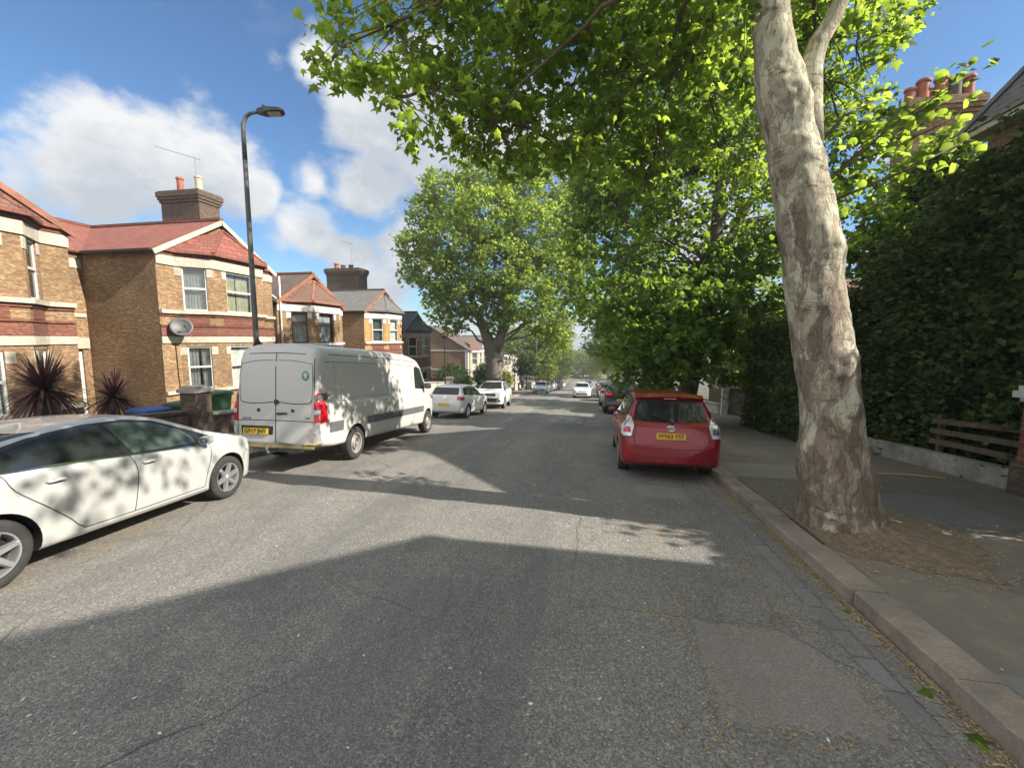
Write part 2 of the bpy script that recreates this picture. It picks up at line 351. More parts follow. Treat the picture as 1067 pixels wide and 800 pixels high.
M['tile_red'] = tiles('red_tiles', (.27, .085, .056), (.19, .062, .045), (.12, .058, .045), .26, .27)
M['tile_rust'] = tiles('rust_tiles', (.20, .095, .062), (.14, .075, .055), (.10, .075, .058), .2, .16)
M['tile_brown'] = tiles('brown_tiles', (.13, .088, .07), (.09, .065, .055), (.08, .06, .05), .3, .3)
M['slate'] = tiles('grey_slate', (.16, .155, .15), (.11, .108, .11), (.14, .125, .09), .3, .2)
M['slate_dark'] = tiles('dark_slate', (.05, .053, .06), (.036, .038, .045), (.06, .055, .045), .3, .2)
M['stucco'] = stone('cream_stucco', (.47, .43, .345), 8, .25); M['white_gloss'] = plain('white_gloss_paint', (.54, .53, .51), .35, .08); M['cream'] = plain('cream_paint', (.50, .45, .33), .5, .1)
M['orange_trim'] = plain('terracotta', (.25, .105, .065), .7, .25); M['dark_frame'] = plain('maroon_frame', (.05, .018, .018), .4)
M['pane'] = pane('window_glass'); M['curtain'] = plain('net_curtain', (.74, .72, .66), .9, .15, 5.); M['curtain_buff'] = plain('buff_curtain', (.42, .37, .25), .9, .2, 5.); M['room'] = plain('dim_room', (.03, .03, .03), .9)
M['blind'] = plain('grey_blind', (.45, .47, .48), .7)
M['lead'] = plain('lead', (.13, .135, .15), .6); M['pot_red'] = plain('terracotta_pot', (.33, .10, .06), .8, .25, 8.); M['pot_buff'] = plain('buff_pot', (.5, .4, .27), .8, .2, 8.); M['pot_dark'] = plain('blackened_pot', (.07, .06, .065), .8)
M['post_paint'] = plain('lamp_post_paint', (.085, .085, .08), .5, .2, 6.); M['black_metal'] = plain('black_metal', (.02, .02, .021), .45); M['grey_metal'] = plain('grey_metal', (.3, .31, .32), .4, .1, 3., Metallic=.6)
M['dish'] = plain('dish_grey', (.06, .06, .064), .5); M['pvc'] = plain('white_pvc', (.55, .55, .54), .4, .05); M['timber'] = plain('weathered_timber', (.11, .082, .056), .85, .3, 9.)
M['bin_green'] = plain('green_plastic', (.025, .085, .035), .45, .15, 4.); M['bin_blue'] = plain('blue_plastic', (.02, .08, .3), .4, .1)
M['white_car'] = paint('white_car_paint', (.43, .43, .41)); M['red_car'] = paint('red_car_paint', (.24, .006, .012), .28, .15, .45); M['van_white'] = paint('dusty_white_van_paint', (.50, .49, .465), .42, 0., .45)
M['white_car_as_sunlit'] = paint('white_car_paint_as_sunlit', (.74, .74, .72)); M['mirror_glass'] = plain('mirror_glass', (.22, .25, .27), .12)  # white raised to stand in for sunlight on cars that lie in shade
M['silver_car'] = paint('silver_car_paint', (.50, .51, .52), .3, .55); M['black_car'] = paint('black_car_paint', (.012, .013, .016), .25); M['grey_car'] = paint('grey_car_paint', (.12, .125, .135), .3, .4); M['blue_car'] = paint('blue_car_paint', (.03, .06, .16), .3, .3)
M['cglass'] = glass('tinted_car_glass'); M['cglass_clear'] = glass('green_car_glass', (.05, .068, .06)); M['trim'] = plain('black_car_trim', (.018, .018, .019), .5); M['grey_trim'] = plain('grey_rub_strip', (.10, .105, .11), .6)
M['gap'] = plain('panel_gap', (.05, .05, .05), .9)
M['rubber'] = plain('tyre_rubber', (.028, .027, .026), .85, .25, 9.); M['alloy'] = plain('alloy', (.52, .52, .53), .3, .08, 3., Metallic=.75); M['steel'] = plain('dusty_steel_wheel', (.33, .31, .28), .5, .2, 9., Metallic=.3)
M['lamp_red'] = plain('red_lens', (.42, .008, .02), .12, .2, 9., Coat_Weight=1.); M['lamp_clear'] = plain('clear_lens', (.62, .63, .64), .1, .25, 12., Coat_Weight=1., Metallic=.3); M['lamp_dark'] = plain('smoked_lens', (.10, .10, .11), .1, .3, 10., Coat_Weight=1.)
M['plate_y'] = plain('yellow_plate', (.72, .47, .03), .4, .05); M['plate_w'] = plain('white_plate', (.75, .75, .72), .4, .05); M['ink'] = plain('black_ink', (.015, .015, .015), .6); M['chrome'] = plain('chrome', (.75, .75, .76), .12, .03, 3., Metallic=1.)
M['sticker'] = plain('green_sticker', (.02, .20, .15), .5); M['road_paint'] = NT('worn_road_paint')
t = M['road_paint']; _p = t.geo(); _n = t.noise(_p, 9., 6, .75); _h = t.bsdf((.55, .55, .53), .7); _tr = t.n('ShaderNodeBsdfTransparent')
M['road_paint'] = t.end(t.n('ShaderNodeMixShader', i0=t.ramp(_n, [(.40, .0), (.58, .85)]), i1=_tr.outputs[0], i2=_h.outputs[0]))
M['skin'] = plain('skin', (.35, .2, .14), .6); M['coat_dark'] = plain('dark_coat', (.02, .022, .03), .85); M['denim'] = plain('dark_trousers', (.03, .035, .05), .85); M['bag_white'] = plain('white_bag', (.7, .7, .7), .6); M['hair'] = plain('dark_hair', (.02, .015, .012), .6)
M['yellow_step'] = plain('yellow_step_paint', (.30, .235, .10), .6, .25, 12.)
# ------------------------------------------------------------------ the ground, the road, kerbs and pavements
def sheet(name, xs, ys, zf, mat):
    xs = np.asarray(xs, float); ys = np.asarray(ys, float)
    V = np.array([(x, y, zf(x, y)) for y in ys for x in xs]); nx = len(xs)
    Fc = [(j*nx+i, j*nx+i+1, (j+1)*nx+i+1, (j+1)*nx+i) for j in range(len(ys)-1) for i in range(nx-1)]
    o = np_mesh(name, V, Fc, mat, k=4, smooth=True); o['kind'] = 'structure'; return o
YF = np.concatenate((np.arange(-25, 60, .5), np.arange(60, 330, 3)))
YG = np.concatenate((np.arange(-50, 300, 4), np.arange(300, 900, 30)))
sheet('ground', [-400, -120, -60, -30, -20, -12, -9.95, KL-.2, -4, 0, KR+.2, 6, 9, 12, 20, 40, 120, 400], YG, lambda x, y: zr(y)-.12 if -9.9 < x < 5 else zr(y)-.02+.004*max(0, abs(x)-20), M['ground'])
sheet('road', np.linspace(KL, KR, 15), YF, lambda x, y: zroad(x, y), M['asphalt'])
def strip_mb(x0, x1, y0, y1, seg, top, dep, gap=.009, lean=0):
    mb = MB(); y = y0; random.seed(3)
    while y < y1:
        L = seg*random.uniform(.82, 1.12); a, b = y+gap, y+L-gap; dx = random.uniform(-.016, .016); dz = random.uniform(-.012, .012); e = .014
        pro = [(x0+dx, -dep), (x0+dx, top-e+dz), (x0+dx+e, top+dz), (x1+dx-e, top+dz), (x1+dx, top-e+dz), (x1+dx, -dep)]
        n = 6; vs = [(px, yy, zr(yy)+pz) for yy in (a, b) for px, pz in pro]
        mb.add(vs, [(0, 1, 2, 3, 4, 5)[::-1], (6, 7, 8, 9, 10, 11)]+[(i, i+1, n+i+1, n+i) for i in range(n-1)])
        y += L
    return mb
o = strip_mb(KR, KR+.29, -15, 110, .98, .085, .2).build('kerb', M['kerb']); o['kind'] = 'structure'
o = strip_mb(KL-.29, KL, -15, 120, .98, .085, .2).build('kerb', M['kerb']); o['kind'] = 'structure'
sheet('pavement', [KR+.285, KR+.6, 4, 5, 6.2, 6.75], YF, lambda x, y: zr(y)+.078+.012*(x-KR), M['pavement'])
sheet('pavement', [-9.95, -9, -8, KL-.285], YF, lambda x, y: zr(y)+.078-.01*(x-KL), M['pavement'])
def pz(y, x=3.): return float(zr(y)+.078+.012*(x-KR))
# earth round the street tree
TB = (3.16, 5.8)
mb = MB(); n = 110; ring = []
for j in range(8):
    f = j/7
    for k in range(n):
        a = 2*math.pi*k/n; rr = (1.02+.30*noise.noise(Vector((math.cos(a)*1.3, math.sin(a)*1.3, 3)))+.13*noise.noise(Vector((math.cos(a)*4, math.sin(a)*4, 8)))+.08*noise.noise(Vector((math.cos(a)*11, math.sin(a)*11, 1))))*f
        x = max(KR+.3, TB[0]+.12+rr*math.cos(a)*.95); y = TB[1]-.1+rr*1.05*math.sin(a)
        ring.append((x, y, pz(y, x)+.006+.17*(1-f)**1.3+.02*(1-f)*noise.noise(Vector((x*5, y*5, 0)))))
Fc = [(j*n+k, j*n+(k+1) % n, (j+1)*n+(k+1) % n, (j+1)*n+k) for j in range(7) for k in range(n)]
mb.add(ring, Fc); o = mb.build('earth_patch', M['soil'], smooth=True); o['kind'] = 'structure'
# worn cycle symbol and dashes on the road
def rp(x, y): return (x, y, float(zroad(x, y))+.004)
mb = MB()
def ring2(cx, cy, r, ry, w):
    n = 20
    for k in range(n):
        a, b = 2*math.pi*k/n, 2*math.pi*(k+1)/n
        mb.quad(rp(cx+r*math.cos(a), cy+ry*math.sin(a)), rp(cx+r*math.cos(b), cy+ry*math.sin(b)), rp(cx+(r-w)*math.cos(b), cy+(ry-w*2)*math.sin(b)), rp(cx+(r-w)*math.cos(a), cy+(ry-w*2)*math.sin(a)))
def stroke(a, b, w=.09):
    d = Vector((b[0]-a[0], b[1]-a[1])).normalized(); q = Vector((-d.y, d.x))*w/2
    mb.quad(rp(a[0]-q.x, a[1]-q.y), rp(b[0]-q.x, b[1]-q.y), rp(b[0]+q.x, b[1]+q.y), rp(a[0]+q.x, a[1]+q.y))
ring2(-1.75, 17.6, .34, .75, .08); ring2(-.75, 17.6, .34, .75, .08)
stroke((-1.75, 17.6), (-1.35, 18.9)); stroke((-1.35, 18.9), (-.95, 18.8)); stroke((-1.75, 17.6), (-1.2, 17.5)); stroke((-1.2, 17.5), (-.92, 18.9)); stroke((-.75, 17.6), (-.95, 19.3)); stroke((-.95, 19.3), (-.75, 19.5)); stroke((-1.35, 18.9), (-1.4, 19.3)); stroke((-1.55, 19.3), (-1.25, 19.3))
o = mb.build('cycle_lane_marking', M['road_paint']); o['kind'] = 'structure'
mb = MB()
for y in (16.5, 22.5, 28.5, 34.5, 52, 58):
    for x0, x1 in ((-.25, .35), (-3.45, -3.35)):
        if x1-x0 > .3 and y > 20: continue
        L = .28 if x1-x0 > .3 else 2.
        mb.quad(rp(x0, y), rp(x1, y), rp(x1, y+L), rp(x0, y+L))
o = mb.build('lane_dashes', M['road_paint']); o['kind'] = 'structure'
# ------------------------------------------------------------------ leaves
MAPLE = np.array([(0, .32, .06), (0, 0, 0), (.16, .06, -.02), (.40, -.04, -.06), (.36, .2, -.03), (.60, .46, -.10), (.26, .48, -.03), (.17, .72, -.05), (0, 1., -.12),
                  (-.17, .72, -.05), (-.26, .48, -.03), (-.60, .46, -.10), (-.36, .2, -.03), (-.40, -.04, -.06), (-.16, .06, -.02)])
MAPLE_F = [(0, i, i+1) for i in range(1, 14)]+[(0, 14, 1)]
MID = np.array([(0, .35, .08), (0, 0, 0), (.38, .12, -.05), (.42, .55, -.06), (0, 1., -.1), (-.42, .55, -.06), (-.38, .12, -.05)])
MID_F = [(0, i, i+1) for i in range(1, 6)]+[(0, 6, 1)]
KITE = np.array([(0, 0, 0), (.36, .45, -.07), (0, 1., -.05), (-.36, .45, -.07)]); KITE_F = [(0, 1, 2), (0, 2, 3)]
def leaf_mesh(name, C, size, mat, parent, shape='kite', droop=.35, flat=.55, tips=None):
    C = np.asarray(C); n = len(C); T, Fc = {'maple': (MAPLE, MAPLE_F), 'mid': (MID, MID_F), 'kite': (KITE, KITE_F)}[shape]
    a = rng.uniform(0, 2*np.pi, n)
    d = np.stack((np.cos(a), np.sin(a), -rng.normal(droop, .45, n)), 1)
    if tips is not None: d = d*.6+tips
    d /= np.linalg.norm(d, axis=1)[:, None]
    up = rng.normal(0, .55, (n, 3))+np.array((0, 0, flat+.25)); s = np.cross(d, up); s /= np.linalg.norm(s, axis=1)[:, None]+1e-9
    u = np.cross(s, d); sz = size*rng.uniform(.5, 1.4, n)
    cz = rng.uniform(.4, 3.6, n)[:, None, None]; V = C[:, None, :]+sz[:, None, None]*(T[None, :, 0:1]*s[:, None, :]+T[None, :, 1:2]*d[:, None, :]+cz*T[None, :, 2:3]*u[:, None, :])
    K = len(T); Fa = (np.asarray(Fc)[None]+(np.arange(n)*K)[:, None, None]).reshape(-1, 3)
    return np_mesh(name, V.reshape(-1, 3), Fa, mat, parent, 3)
def in_poly(x, y, P):
    ins = np.zeros(len(x), bool); j = len(P)-1
    for i in range(len(P)):
        xi, yi = P[i]; xj, yj = P[j]
        c = ((yi > y) != (yj > y)) & (x < (xj-xi)*(y-yi)/(yj-yi+1e-12)+xi); ins ^= c; j = i
    return ins
LIT = [(1.25, 4.3), (-1.35, 4.4), (-4.0, 1.8), (-4.6, 1.6), (-4.6, 9.6), (-3.0, 8.6), (-.4, 6.3), (1.1, 5.5)]
LIT3 = [(-4.9, 15.5), (-9.5, 15.8), (-9.5, 31), (-4.9, 31)]
LIT4 = [(-3.2, 37), (.8, 37), (.8, 45), (-3.2, 45)]
LIT2 = [(-4.6, 1.6), (-7., .4), (-7, 8.6), (-4.6, 8.6)]
def sun_cull(C):
    """thin the crown where the photograph shows sunlight reaching the carriageway"""
    C = np.asarray(C); t = (C[:, 2]-zr(C[:, 1]))/-LD[2]
    for _ in range(2): P = C+LD*t[:, None]; t = t+(P[:, 2]-zr(P[:, 1]))/-LD[2]
    P = C+LD*t[:, None]; r = rng.uniform(0, 1, len(C))
    k = in_poly(P[:, 0], P[:, 1], LIT) & (r < .97); k |= in_poly(P[:, 0], P[:, 1], LIT2) & (r < .5); k |= in_poly(P[:, 0], P[:, 1], LIT3) & (r < .72); k |= in_poly(P[:, 0], P[:, 1], LIT4) & (r < .95)
    # the trunk of the near tree stands in sun between two houses
    s = (C[:, 0]-3.2)/-LD[0]; Q = C+LD*s[:, None]
    k |= (s > .3) & (abs(Q[:, 1]-5.75) < .95) & (Q[:, 2] > .5) & (Q[:, 2] < 6.2) & (r < .93)
    return C[~k]
DENS = 2.5
def clumps(blobs, per_m3=None, clump_r=.42, n_leaf=26, shell=.55, dens=1.):
    """leaf positions: clumps spread through each blob, denser towards its outside"""
    out = []; cc = []
    for b in blobs:
        c, r = np.array(b[0]), np.array(b[1] if hasattr(b[1], '__len__') else (b[1],)*3)
        k = max(2, int(DENS*dens*(b[2] if len(b) > 2 else 1)*(np.prod(r)**(2/3))*9/clump_r**1.3*.42))
        v = rng.normal(0, 1, (k, 3)); v /= np.linalg.norm(v, axis=1)[:, None]
        q = c+v*r*(rng.uniform(shell**3, 1.08, k)**(1/3))[:, None]; cc.append(q)
        for p in q:
            m = max(3, int(n_leaf*rng.uniform(.5, 1.4)))
            out.append(p+rng.normal(0, clump_r*.5, (m, 3))*np.array((1, 1, .7)))
    return np.concatenate(out), np.concatenate(cc)
def limb(mb, a, b, r0, r1, sag=.0, seg=7, n=7, wob=.12, seed=0):
    a = Vector(a); b = Vector(b); L = (b-a).length; pts = []
    for i in range(n+1):
        f = i/n; p = a.lerp(b, f); p.z += sag*L*math.sin(f*math.pi)
        p += Vector((noise.noise(Vector((f*3+seed, 1, 2))), noise.noise(Vector((f*3+seed, 7, 2))), noise.noise(Vector((f*3+seed, 1, 9)))))*wob*L*math.sin(f*math.pi)
        pts.append(p)
    mb.tube(pts, [r0+(r1-r0)*(i/n)**.8 for i in range(n+1)], seg)
    return pts
# ------------------------------------------------------------------ the big plane tree on the right pavement
T1 = thing('plane_tree', 'leaning plane tree with mottled pale bark and knobbly swellings in the right pavement', 'tree', (TB[0], TB[1], pz(TB[1])), group='street trees')
tp = [(888, 582, 165), (880, 565, 108), (875, 545, 85), (870, 500, 69), (866, 440, 59), (862, 400, 57), (861, 385, 60), (855, 350, 57), (848, 300, 57), (847, 275, 58), (846, 258, 60), (841, 240, 56), (838, 215, 54), (834, 190, 54), (830, 170, 54), (825, 150, 50), (819, 130, 50), (815, 105, 52), (812, 85, 48), (808, 55, 41), (804, 20, 37), (799, -20, 35), (796, -70, 36), (792, -130, 32), (788, -200, 26)]
path = []; rad = []
for px, py, w in tp:
    p = aty(px, py, 5.8); d = float(np.dot(p-np.array((0, 0, H)), FW)); path.append(Vector(p)); rad.append(w/2*d/F*.95)
def interp_path(path, rad, m):
    P = []; Rr = []
    for i in range(len(path)-1):
        p0, p1, p2, p3 = path[max(i-1, 0)], path[i], path[i+1], path[min(i+2, len(path)-1)]
        for j in range(m):
            t = j/m
            P.append(.5*((2*p1)+(p2-p0)*t+(2*p0-5*p1+4*p2-p3)*t*t+(3*p1-p0-3*p2+p3)*t**3)); s = t*t*(3-2*t); Rr.append(rad[i]+(rad[i+1]-rad[i])*s)
    P.append(path[-1]); Rr.append(rad[-1]); return P, Rr
P, Rr = interp_path(path, rad, 9)
mb = MB(); seg = 110; vs = []
knots = [(846, 258, .10, .20), (822, 165, .13, .22), (812, 108, .16, .26), (858, 386, .11, .13), (872, 372, .10, .12), (838, 300, .05, .2), (801, 190, .14, .22), (836, 205, .05, .12), (880, 425, .05, .12)]
kn = [(Vector(aty(a, b, 5.8))+Vector((0, -.25, 0)), c, e) for a, b, c, e in knots]
for i, (p, r) in enumerate(zip(P, Rr)):
    for k in range(seg):
        a = 2*math.pi*k/seg; d = Vector((math.cos(a), math.sin(a), 0)); q = p+d*r
        f = 1+.07*noise.noise(q*1.6)+.045*noise.noise(q*4.5)+.032*noise.noise(q*11)+.022*noise.noise(Vector((q.x*9, q.y*9, q.z*1.6)))+.010*noise.noise(Vector((q.x*24, q.y*24, q.z*7)))
        h = q.z-(zr(5.8)+.08)
        if h < .9: f *= 1+.20*max(0, noise.noise(Vector((math.cos(a)*1.7, math.sin(a)*1.7, 5)))+.2)*(1-h/.9)**1.6+.05*math.sin(a*9+1)*max(0, (1-h/.7))
        q = p+d*r*f
        for c, am, rr in kn:
            am = am*.5
            e = (q-c).length/rr
            if e < 2.2: q += d*am*math.exp(-e*e)*(1+.5*noise.noise(q*9))
        vs.append(tuple(q))
n = len(P); mb.add(vs, [(i*seg+k, i*seg+(k+1) % seg, (i+1)*seg+(k+1) % seg, (i+1)*seg+k) for i in range(n-1) for k in range(seg)])
mb.poly([vs[(n-1)*seg+k] for k in range(seg)])
trunk = mb.build('trunk', M['plane_bark'], T1, smooth=True, uv=False)
# forks and limbs
mb = MB()
fk = [Vector(aty(a, b, 5.85)) for a, b in ((838, 150), (843, 110), (845, 70), (853, 45), (868, 20), (884, -20), (905, -80))]
fm = MB(); fm.tube(fk, [.2, .13, .11, .10, .085, .07, .05], 18, nz=.25, ns=6); fm.build('fork', M['plane_bark'], T1, smooth=True, uv=False)
B1 = []
def blob(px, py, d, r, dens=1.): B1.append((at(px, py, d), r, dens))
for b in ((362, 45, 5.6, .42), (352, 20, 5.8, .38), (392, 92, 5.4, .34), (345, 66, 5.6, .2), (372, 75, 5.5, .3), (432, 60, 5.8, .6), (440, 15, 6.2, .8), (452, 135, 5.6, .34), (432, 142, 5.5, .2), (478, 95, 5.9, .6), (500, 45, 6.3, .95), (505, 130, 6., .48),
          (485, 158, 6., .3), (530, 158, 6.3, .42), (560, 55, 6.4, 1.05), (565, 125, 6.4, .75), (600, 165, 7., .6), (625, 55, 6.4, 1.1), (640, 130, 7., .95), (690, 70, 6.6, 1.1), (690, 160, 7.4, .9), (745, 60, 6.6, .9), (750, 130, 7.6, .9), (770, 190, 8., .7), (660, 210, 8., .7),
          (720, -20, 6.4, 1.2), (640, -40, 6.2, 1.3), (550, -50, 6.2, 1.3), (460, -60, 6.2, 1.1), (800, 40, 7.4, .9), (775, 15, 5.2, .5), (845, 30, 7.2, .6), (890, 40, 7.4, .7), (925, 5, 7.4, .6), (900, 85, 7.6, .45), (880, -30, 6.5, 1.0), (870, 110, 7.8, .6), (885, 150, 7.8, .6), (930, 135, 7.8, .45), (865, 185, 8, .4)):
    blob(*b)
for (x, y, z, r) in ((2.6, 5.5, 9.5, 1.9), (.4, 6.2, 9.6, 1.9), (-1.6, 7, 9, 1.7), (1.5, 8.5, 10.5, 2.0), (3.6, 8.2, 9.6, 1.9), (5, 6, 10.6, 1.7), (2.8, 6.4, 12, 2.1), (-.4, 9, 10.4, 1.9), (4.6, 9, 11.4, 1.8), (.6, 3.6, 10., 1.8), (3.4, 3.4, 10.8, 1.7), (-2.4, 4.8, 9.6, 1.5), (1.6, 10.8, 9.4, 1.6), (3.4, 3.0, 7.6, 1.2), (1.8, 3.0, 7.2, 1.1), (2.6, 2.2, 8.4, 1.2), (.9, 3.6, 7.6, 1.1), (4.6, 3.4, 8.6, 1.2), (5.2, 2.6, 9.4, 1.2)):
    B1.append((np.array((x, y, z)), r, .55))
L1, C1 = clumps(B1, clump_r=.27, n_leaf=23, shell=.3, dens=.58)
# the thin bright spray hanging over the hedge
spray = []
for (pts) in ([(842, 200, 5.6), (880, 175, 5.2), (930, 130, 4.9), (985, 95, 4.7), (1015, 75, 4.6)], [(850, 215, 5.6), (890, 200, 5.2), (950, 175, 4.9), (1010, 145, 4.8)], [(860, 190, 5.6), (905, 150, 5.3), (960, 140, 5), (1000, 120, 4.8)], [(845, 160, 5.6), (880, 120, 5.4), (915, 105, 5.4)]):
    q = [Vector(at(*p)) for p in pts]; mb.tube(q, [.022, .016, .011, .007, .004][:len(q)], 6)
    for i in range(len(q)-1):
        for _ in range(30 if i else 12):
            spray.append(q[i].lerp(q[i+1], random.random())+Vector(rng.normal(0, .12, 3)))
limb_ends = []
for i, b in enumerate(B1):
    c = Vector(b[0])
    if i % 6 and i > 0:
        done = limb_ends[-1] if not limb_ends else min(limb_ends, key=lambda q: (q-c).length)
        pts = limb(mb, done, c, .026, .008, .03, 6, 6, .1, i*1.7); limb_ends.append(pts[3])
        for q in C1[np.linalg.norm(C1-np.array(b[0]), axis=1) < b[1]*1.1][:14]: limb(mb, pts[random.choice((3, 4, 5))], q, .009, .003, .04, 5, 4, .12, i+q[0])
        continue
    k = min(range(n), key=lambda j: abs(P[j].z-max(6.7, c.z-.6)))
    s = P[k] if c.x < 4.3 else fk[4]
    pts = limb(mb, s, c, .062 if b[1] > .8 else .045, .014, .10, 8, 9, .10, i*1.7); limb_ends += pts[4:]
    for q in C1[np.linalg.norm(C1-np.array(b[0]), axis=1) < b[1]*1.1][:16]:
        limb(mb, pts[random.choice((5, 6, 7, 8))], q, .014, .004, .04, 5, 4, .12, i+q[0])
mb.build('branches', M['twig'], T1, smooth=True, uv=False)
L1 = sun_cull(L1)
# keep leaves clear of the lens
dd = np.linalg.norm(L1-np.array((0, 0, H)), axis=1); L1 = L1[dd > 3.2]
crown = leaf_mesh('crown', L1, .128, M['leaf_near'], T1, 'maple', .5, .6); leaf_mesh('foliage', np.array(spray), .095, M['leaf_near'], T1, 'mid', .25, .7)
print('T1 leaves', len(L1))
# ------------------------------------------------------------------ other trees
def tree(label, base, tr, blobs, mat, barkm, size, name='street_tree', shape='kite', clump_r=.5, n_leaf=26, dens=1., group='street trees', limbs=True, cull=False, shell=.55, thin=1, part_group=None, cat='tree'):
    """tr: list of trunk stems, each a list of (point, radius)"""
    T = thing(name, label, cat, base, group=group)
    mb = MB()
    for st in tr:
        mb.tube([p for p, r in st], [r for p, r in st], 18, nz=.16, ns=2.2, seed=base[0])
    mb.build('trunk', barkm, T, smooth=True, uv=False)
    fine = [(Vector(st[i][0]).lerp(Vector(st[i+1][0]), f), st[i][1]+(st[i+1][1]-st[i][1])*f) for st in tr for i in range(int(len(st)*.45), len(st)-1) for f in (0, .2, .4, .6, .8)]
    L, Cc = clumps(blobs, clump_r=clump_r, n_leaf=n_leaf, dens=dens, shell=shell)
    if cull: L = sun_cull(L)
    if limbs:
        mb = MB(); tips = [st[-1][0] for st in tr]; mids = [st[len(st)//2][0] for st in tr]
        for i, b in enumerate(blobs):
            c = Vector(b[0]); s, r = min(fine, key=lambda q: abs(q[0].z-(c.z-.55*(q[0].xy-c.xy).length))+.35*(q[0]-c).length+.25*((i*7+int(q[0].z*10)) % 5)); r = min(r*.75, tr[0][-1][1]*1.2)
            pts = limb(mb, s, c, r*.55, r*.16, .05, 7, 7, .14, i*2.3)
            near = Cc[np.linalg.norm((Cc-np.array(b[0])), axis=1) < np.max(b[1])*1.15]
            for q in near[:10]: limb(mb, pts[random.choice((4, 5, 6, 7))], q, r*.12, r*.04, .03, 5, 4, .15, q[1])
        mb.build('branches', barkm, T, smooth=True, uv=False)
    leaf_mesh('crown', L, size, mat, T, shape, .45, .55); print(name, len(L)); return T
def V3(a): return tuple(float(x) for x in a)
# second kerb tree, standing in its own shade behind the red car
b = (3.35, 16.6, pz(16.6)); st = [((3.35, 16.6, b[2]-.1), .42), ((3.42, 16.6, b[2]+1.2), .33), (V3(aty(733, 330, 16.6)), .30), (V3(aty(738, 285, 16.6)), .27), (V3(aty(748, 230, 16.7)), .22), (V3(aty(752, 170, 16.8)), .16), (V3(aty(750, 110, 16.8)), .1)]
st2 = [(V3(aty(738, 285, 16.6)), .2), (V3(aty(760, 250, 16.4)), .16), (V3(aty(785, 205, 16)), .1)]
bl = [(at(x, y, d), r, k) for x, y, d, r, k in ((622, 255, 15.5, 1.15, .9), (610, 300, 15.5, .9, .8), (640, 195, 15.8, 1.3, .9), (650, 300, 15, 1.4, 1), (690, 240, 15.2, 1.5, .8), (675, 170, 16, 1.6, .9), (720, 140, 16, 1.7, .9), (775, 130, 16, 1.6, .9), (800, 190, 15.5, 1.3, .8), (790, 255, 16, 1.1, .8), (745, 200, 14.8, 1.3, .7), (655, 350, 14.5, 1.05, 1), (690, 350, 14.2, 1.1, 1), (640, 322, 14.8, .9, 1), (720, 370, 14.2, .9, 1), (680, 385, 14., .75, 1), (745, 345, 14.6, .9, .8), (765, 375, 15, .8, .8), (700, 100, 16.5, 1.8, .9), (640, 120, 16.5, 1.6, .9), (620, 170, 16.5, 1.2, .8), (760, 70, 17, 1.8, .9), (830, 120, 17, 1.5, .9), (690, 300, 16.5, 1.4, .6), (740, 290, 17.5, 1.4, .5), (605, 215, 16.2, .8, .7), (720, 20, 17, 2, .8), (650, 60, 17, 1.6, .8), (850, 60, 17.5, 1.5, .8), (890, 110, 18, 1.3, .8), (770, 330, 16.5, 1.0, .7), (790, 300, 17, 1.1, .7), (760, 300, 17.5, 1.2, .7), (775, 215, 17.5, 1.4, .8), (720, 330, 17.5, 1.2, .6), (705, 250, 18, 1.6, .7), (660, 240, 17.5, 1.6, .8), (640, 280, 17, 1.3, .9), (800, 350, 17, .8, .7), (722, 262, 14.4, 1.0, .9), (742, 318, 14.2, .9, .9), (700, 215, 14.4, 1.1, .9), (760, 190, 14.6, 1.1, .9), (735, 150, 15, 1.2, .9), (712, 312, 14., .8, .9), (772, 262, 14.6, .9, .9), (722, 350, 13.9, .7, 1), (790, 160, 15, 1., .9), (800, 225, 15, .9, .9), (700, 395, 13.6, .55, 1), (655, 390, 13.6, .5, 1))]
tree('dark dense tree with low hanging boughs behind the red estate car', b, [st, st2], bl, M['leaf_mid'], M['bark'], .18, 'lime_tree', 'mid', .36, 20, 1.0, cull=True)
# big plane on the far left pavement
b = (-8.3, 35.5, float(zr(35.5))+.08); U = lambda x, y, dy=0: V3(aty(x, y, 35.5+dy))
st = [((-8.25, 35.5, b[2]-.1), .78), (U(516, 392), .68), (U(515, 375), .66), (U(512, 362), .62), (U(507, 350), .45), (U(501, 335), .36), (U(493, 315), .28), (U(485, 290), .2)]
st2 = [(U(515, 366), .5), (U(522, 352), .45), (U(527, 335), .38), (U(532, 315), .3), (U(530, 280, .5), .22), (U(525, 240, 1), .15)]
bl = [(at(x, y, d), r, k) for x, y, d, r, k in ((430, 258, 35, 1.35, 1), (443, 222, 35, 1.5, 1), (455, 285, 34.5, 1.9, 1), (465, 200, 35.5, 2, 1), (475, 250, 34, 2.6, 1), (500, 185, 36, 2.1, 1), (505, 225, 34, 2.7, 1), (520, 275, 34, 2.6, 1), (540, 195, 36, 2.5, 1), (555, 245, 35, 2.8, 1), (485, 305, 34.5, 2., 1), (545, 305, 34.5, 2.4, 1), (460, 318, 34.5, 1.3, .9), (580, 280, 36, 2.3, 1), (590, 225, 37, 2.5, 1), (570, 330, 36, 1.8, 1), (602, 310, 37, 1.7, 1), (520, 325, 35.5, 1.6, .8), (600, 265, 37, 2, 1), (472, 338, 36, .9, .8), (426, 285, 35, .8, .8), (560, 170, 37, 2, 1), (610, 190, 38, 2.2, 1), (585, 352, 37, 1., .8))]
tree('large sunlit forked plane tree on the left pavement beside the white crossover', b, [st, st2], bl, M['leaf_sun'], M['bark_grey'], .30, 'plane_tree', 'kite', .55, 26, 1.15)
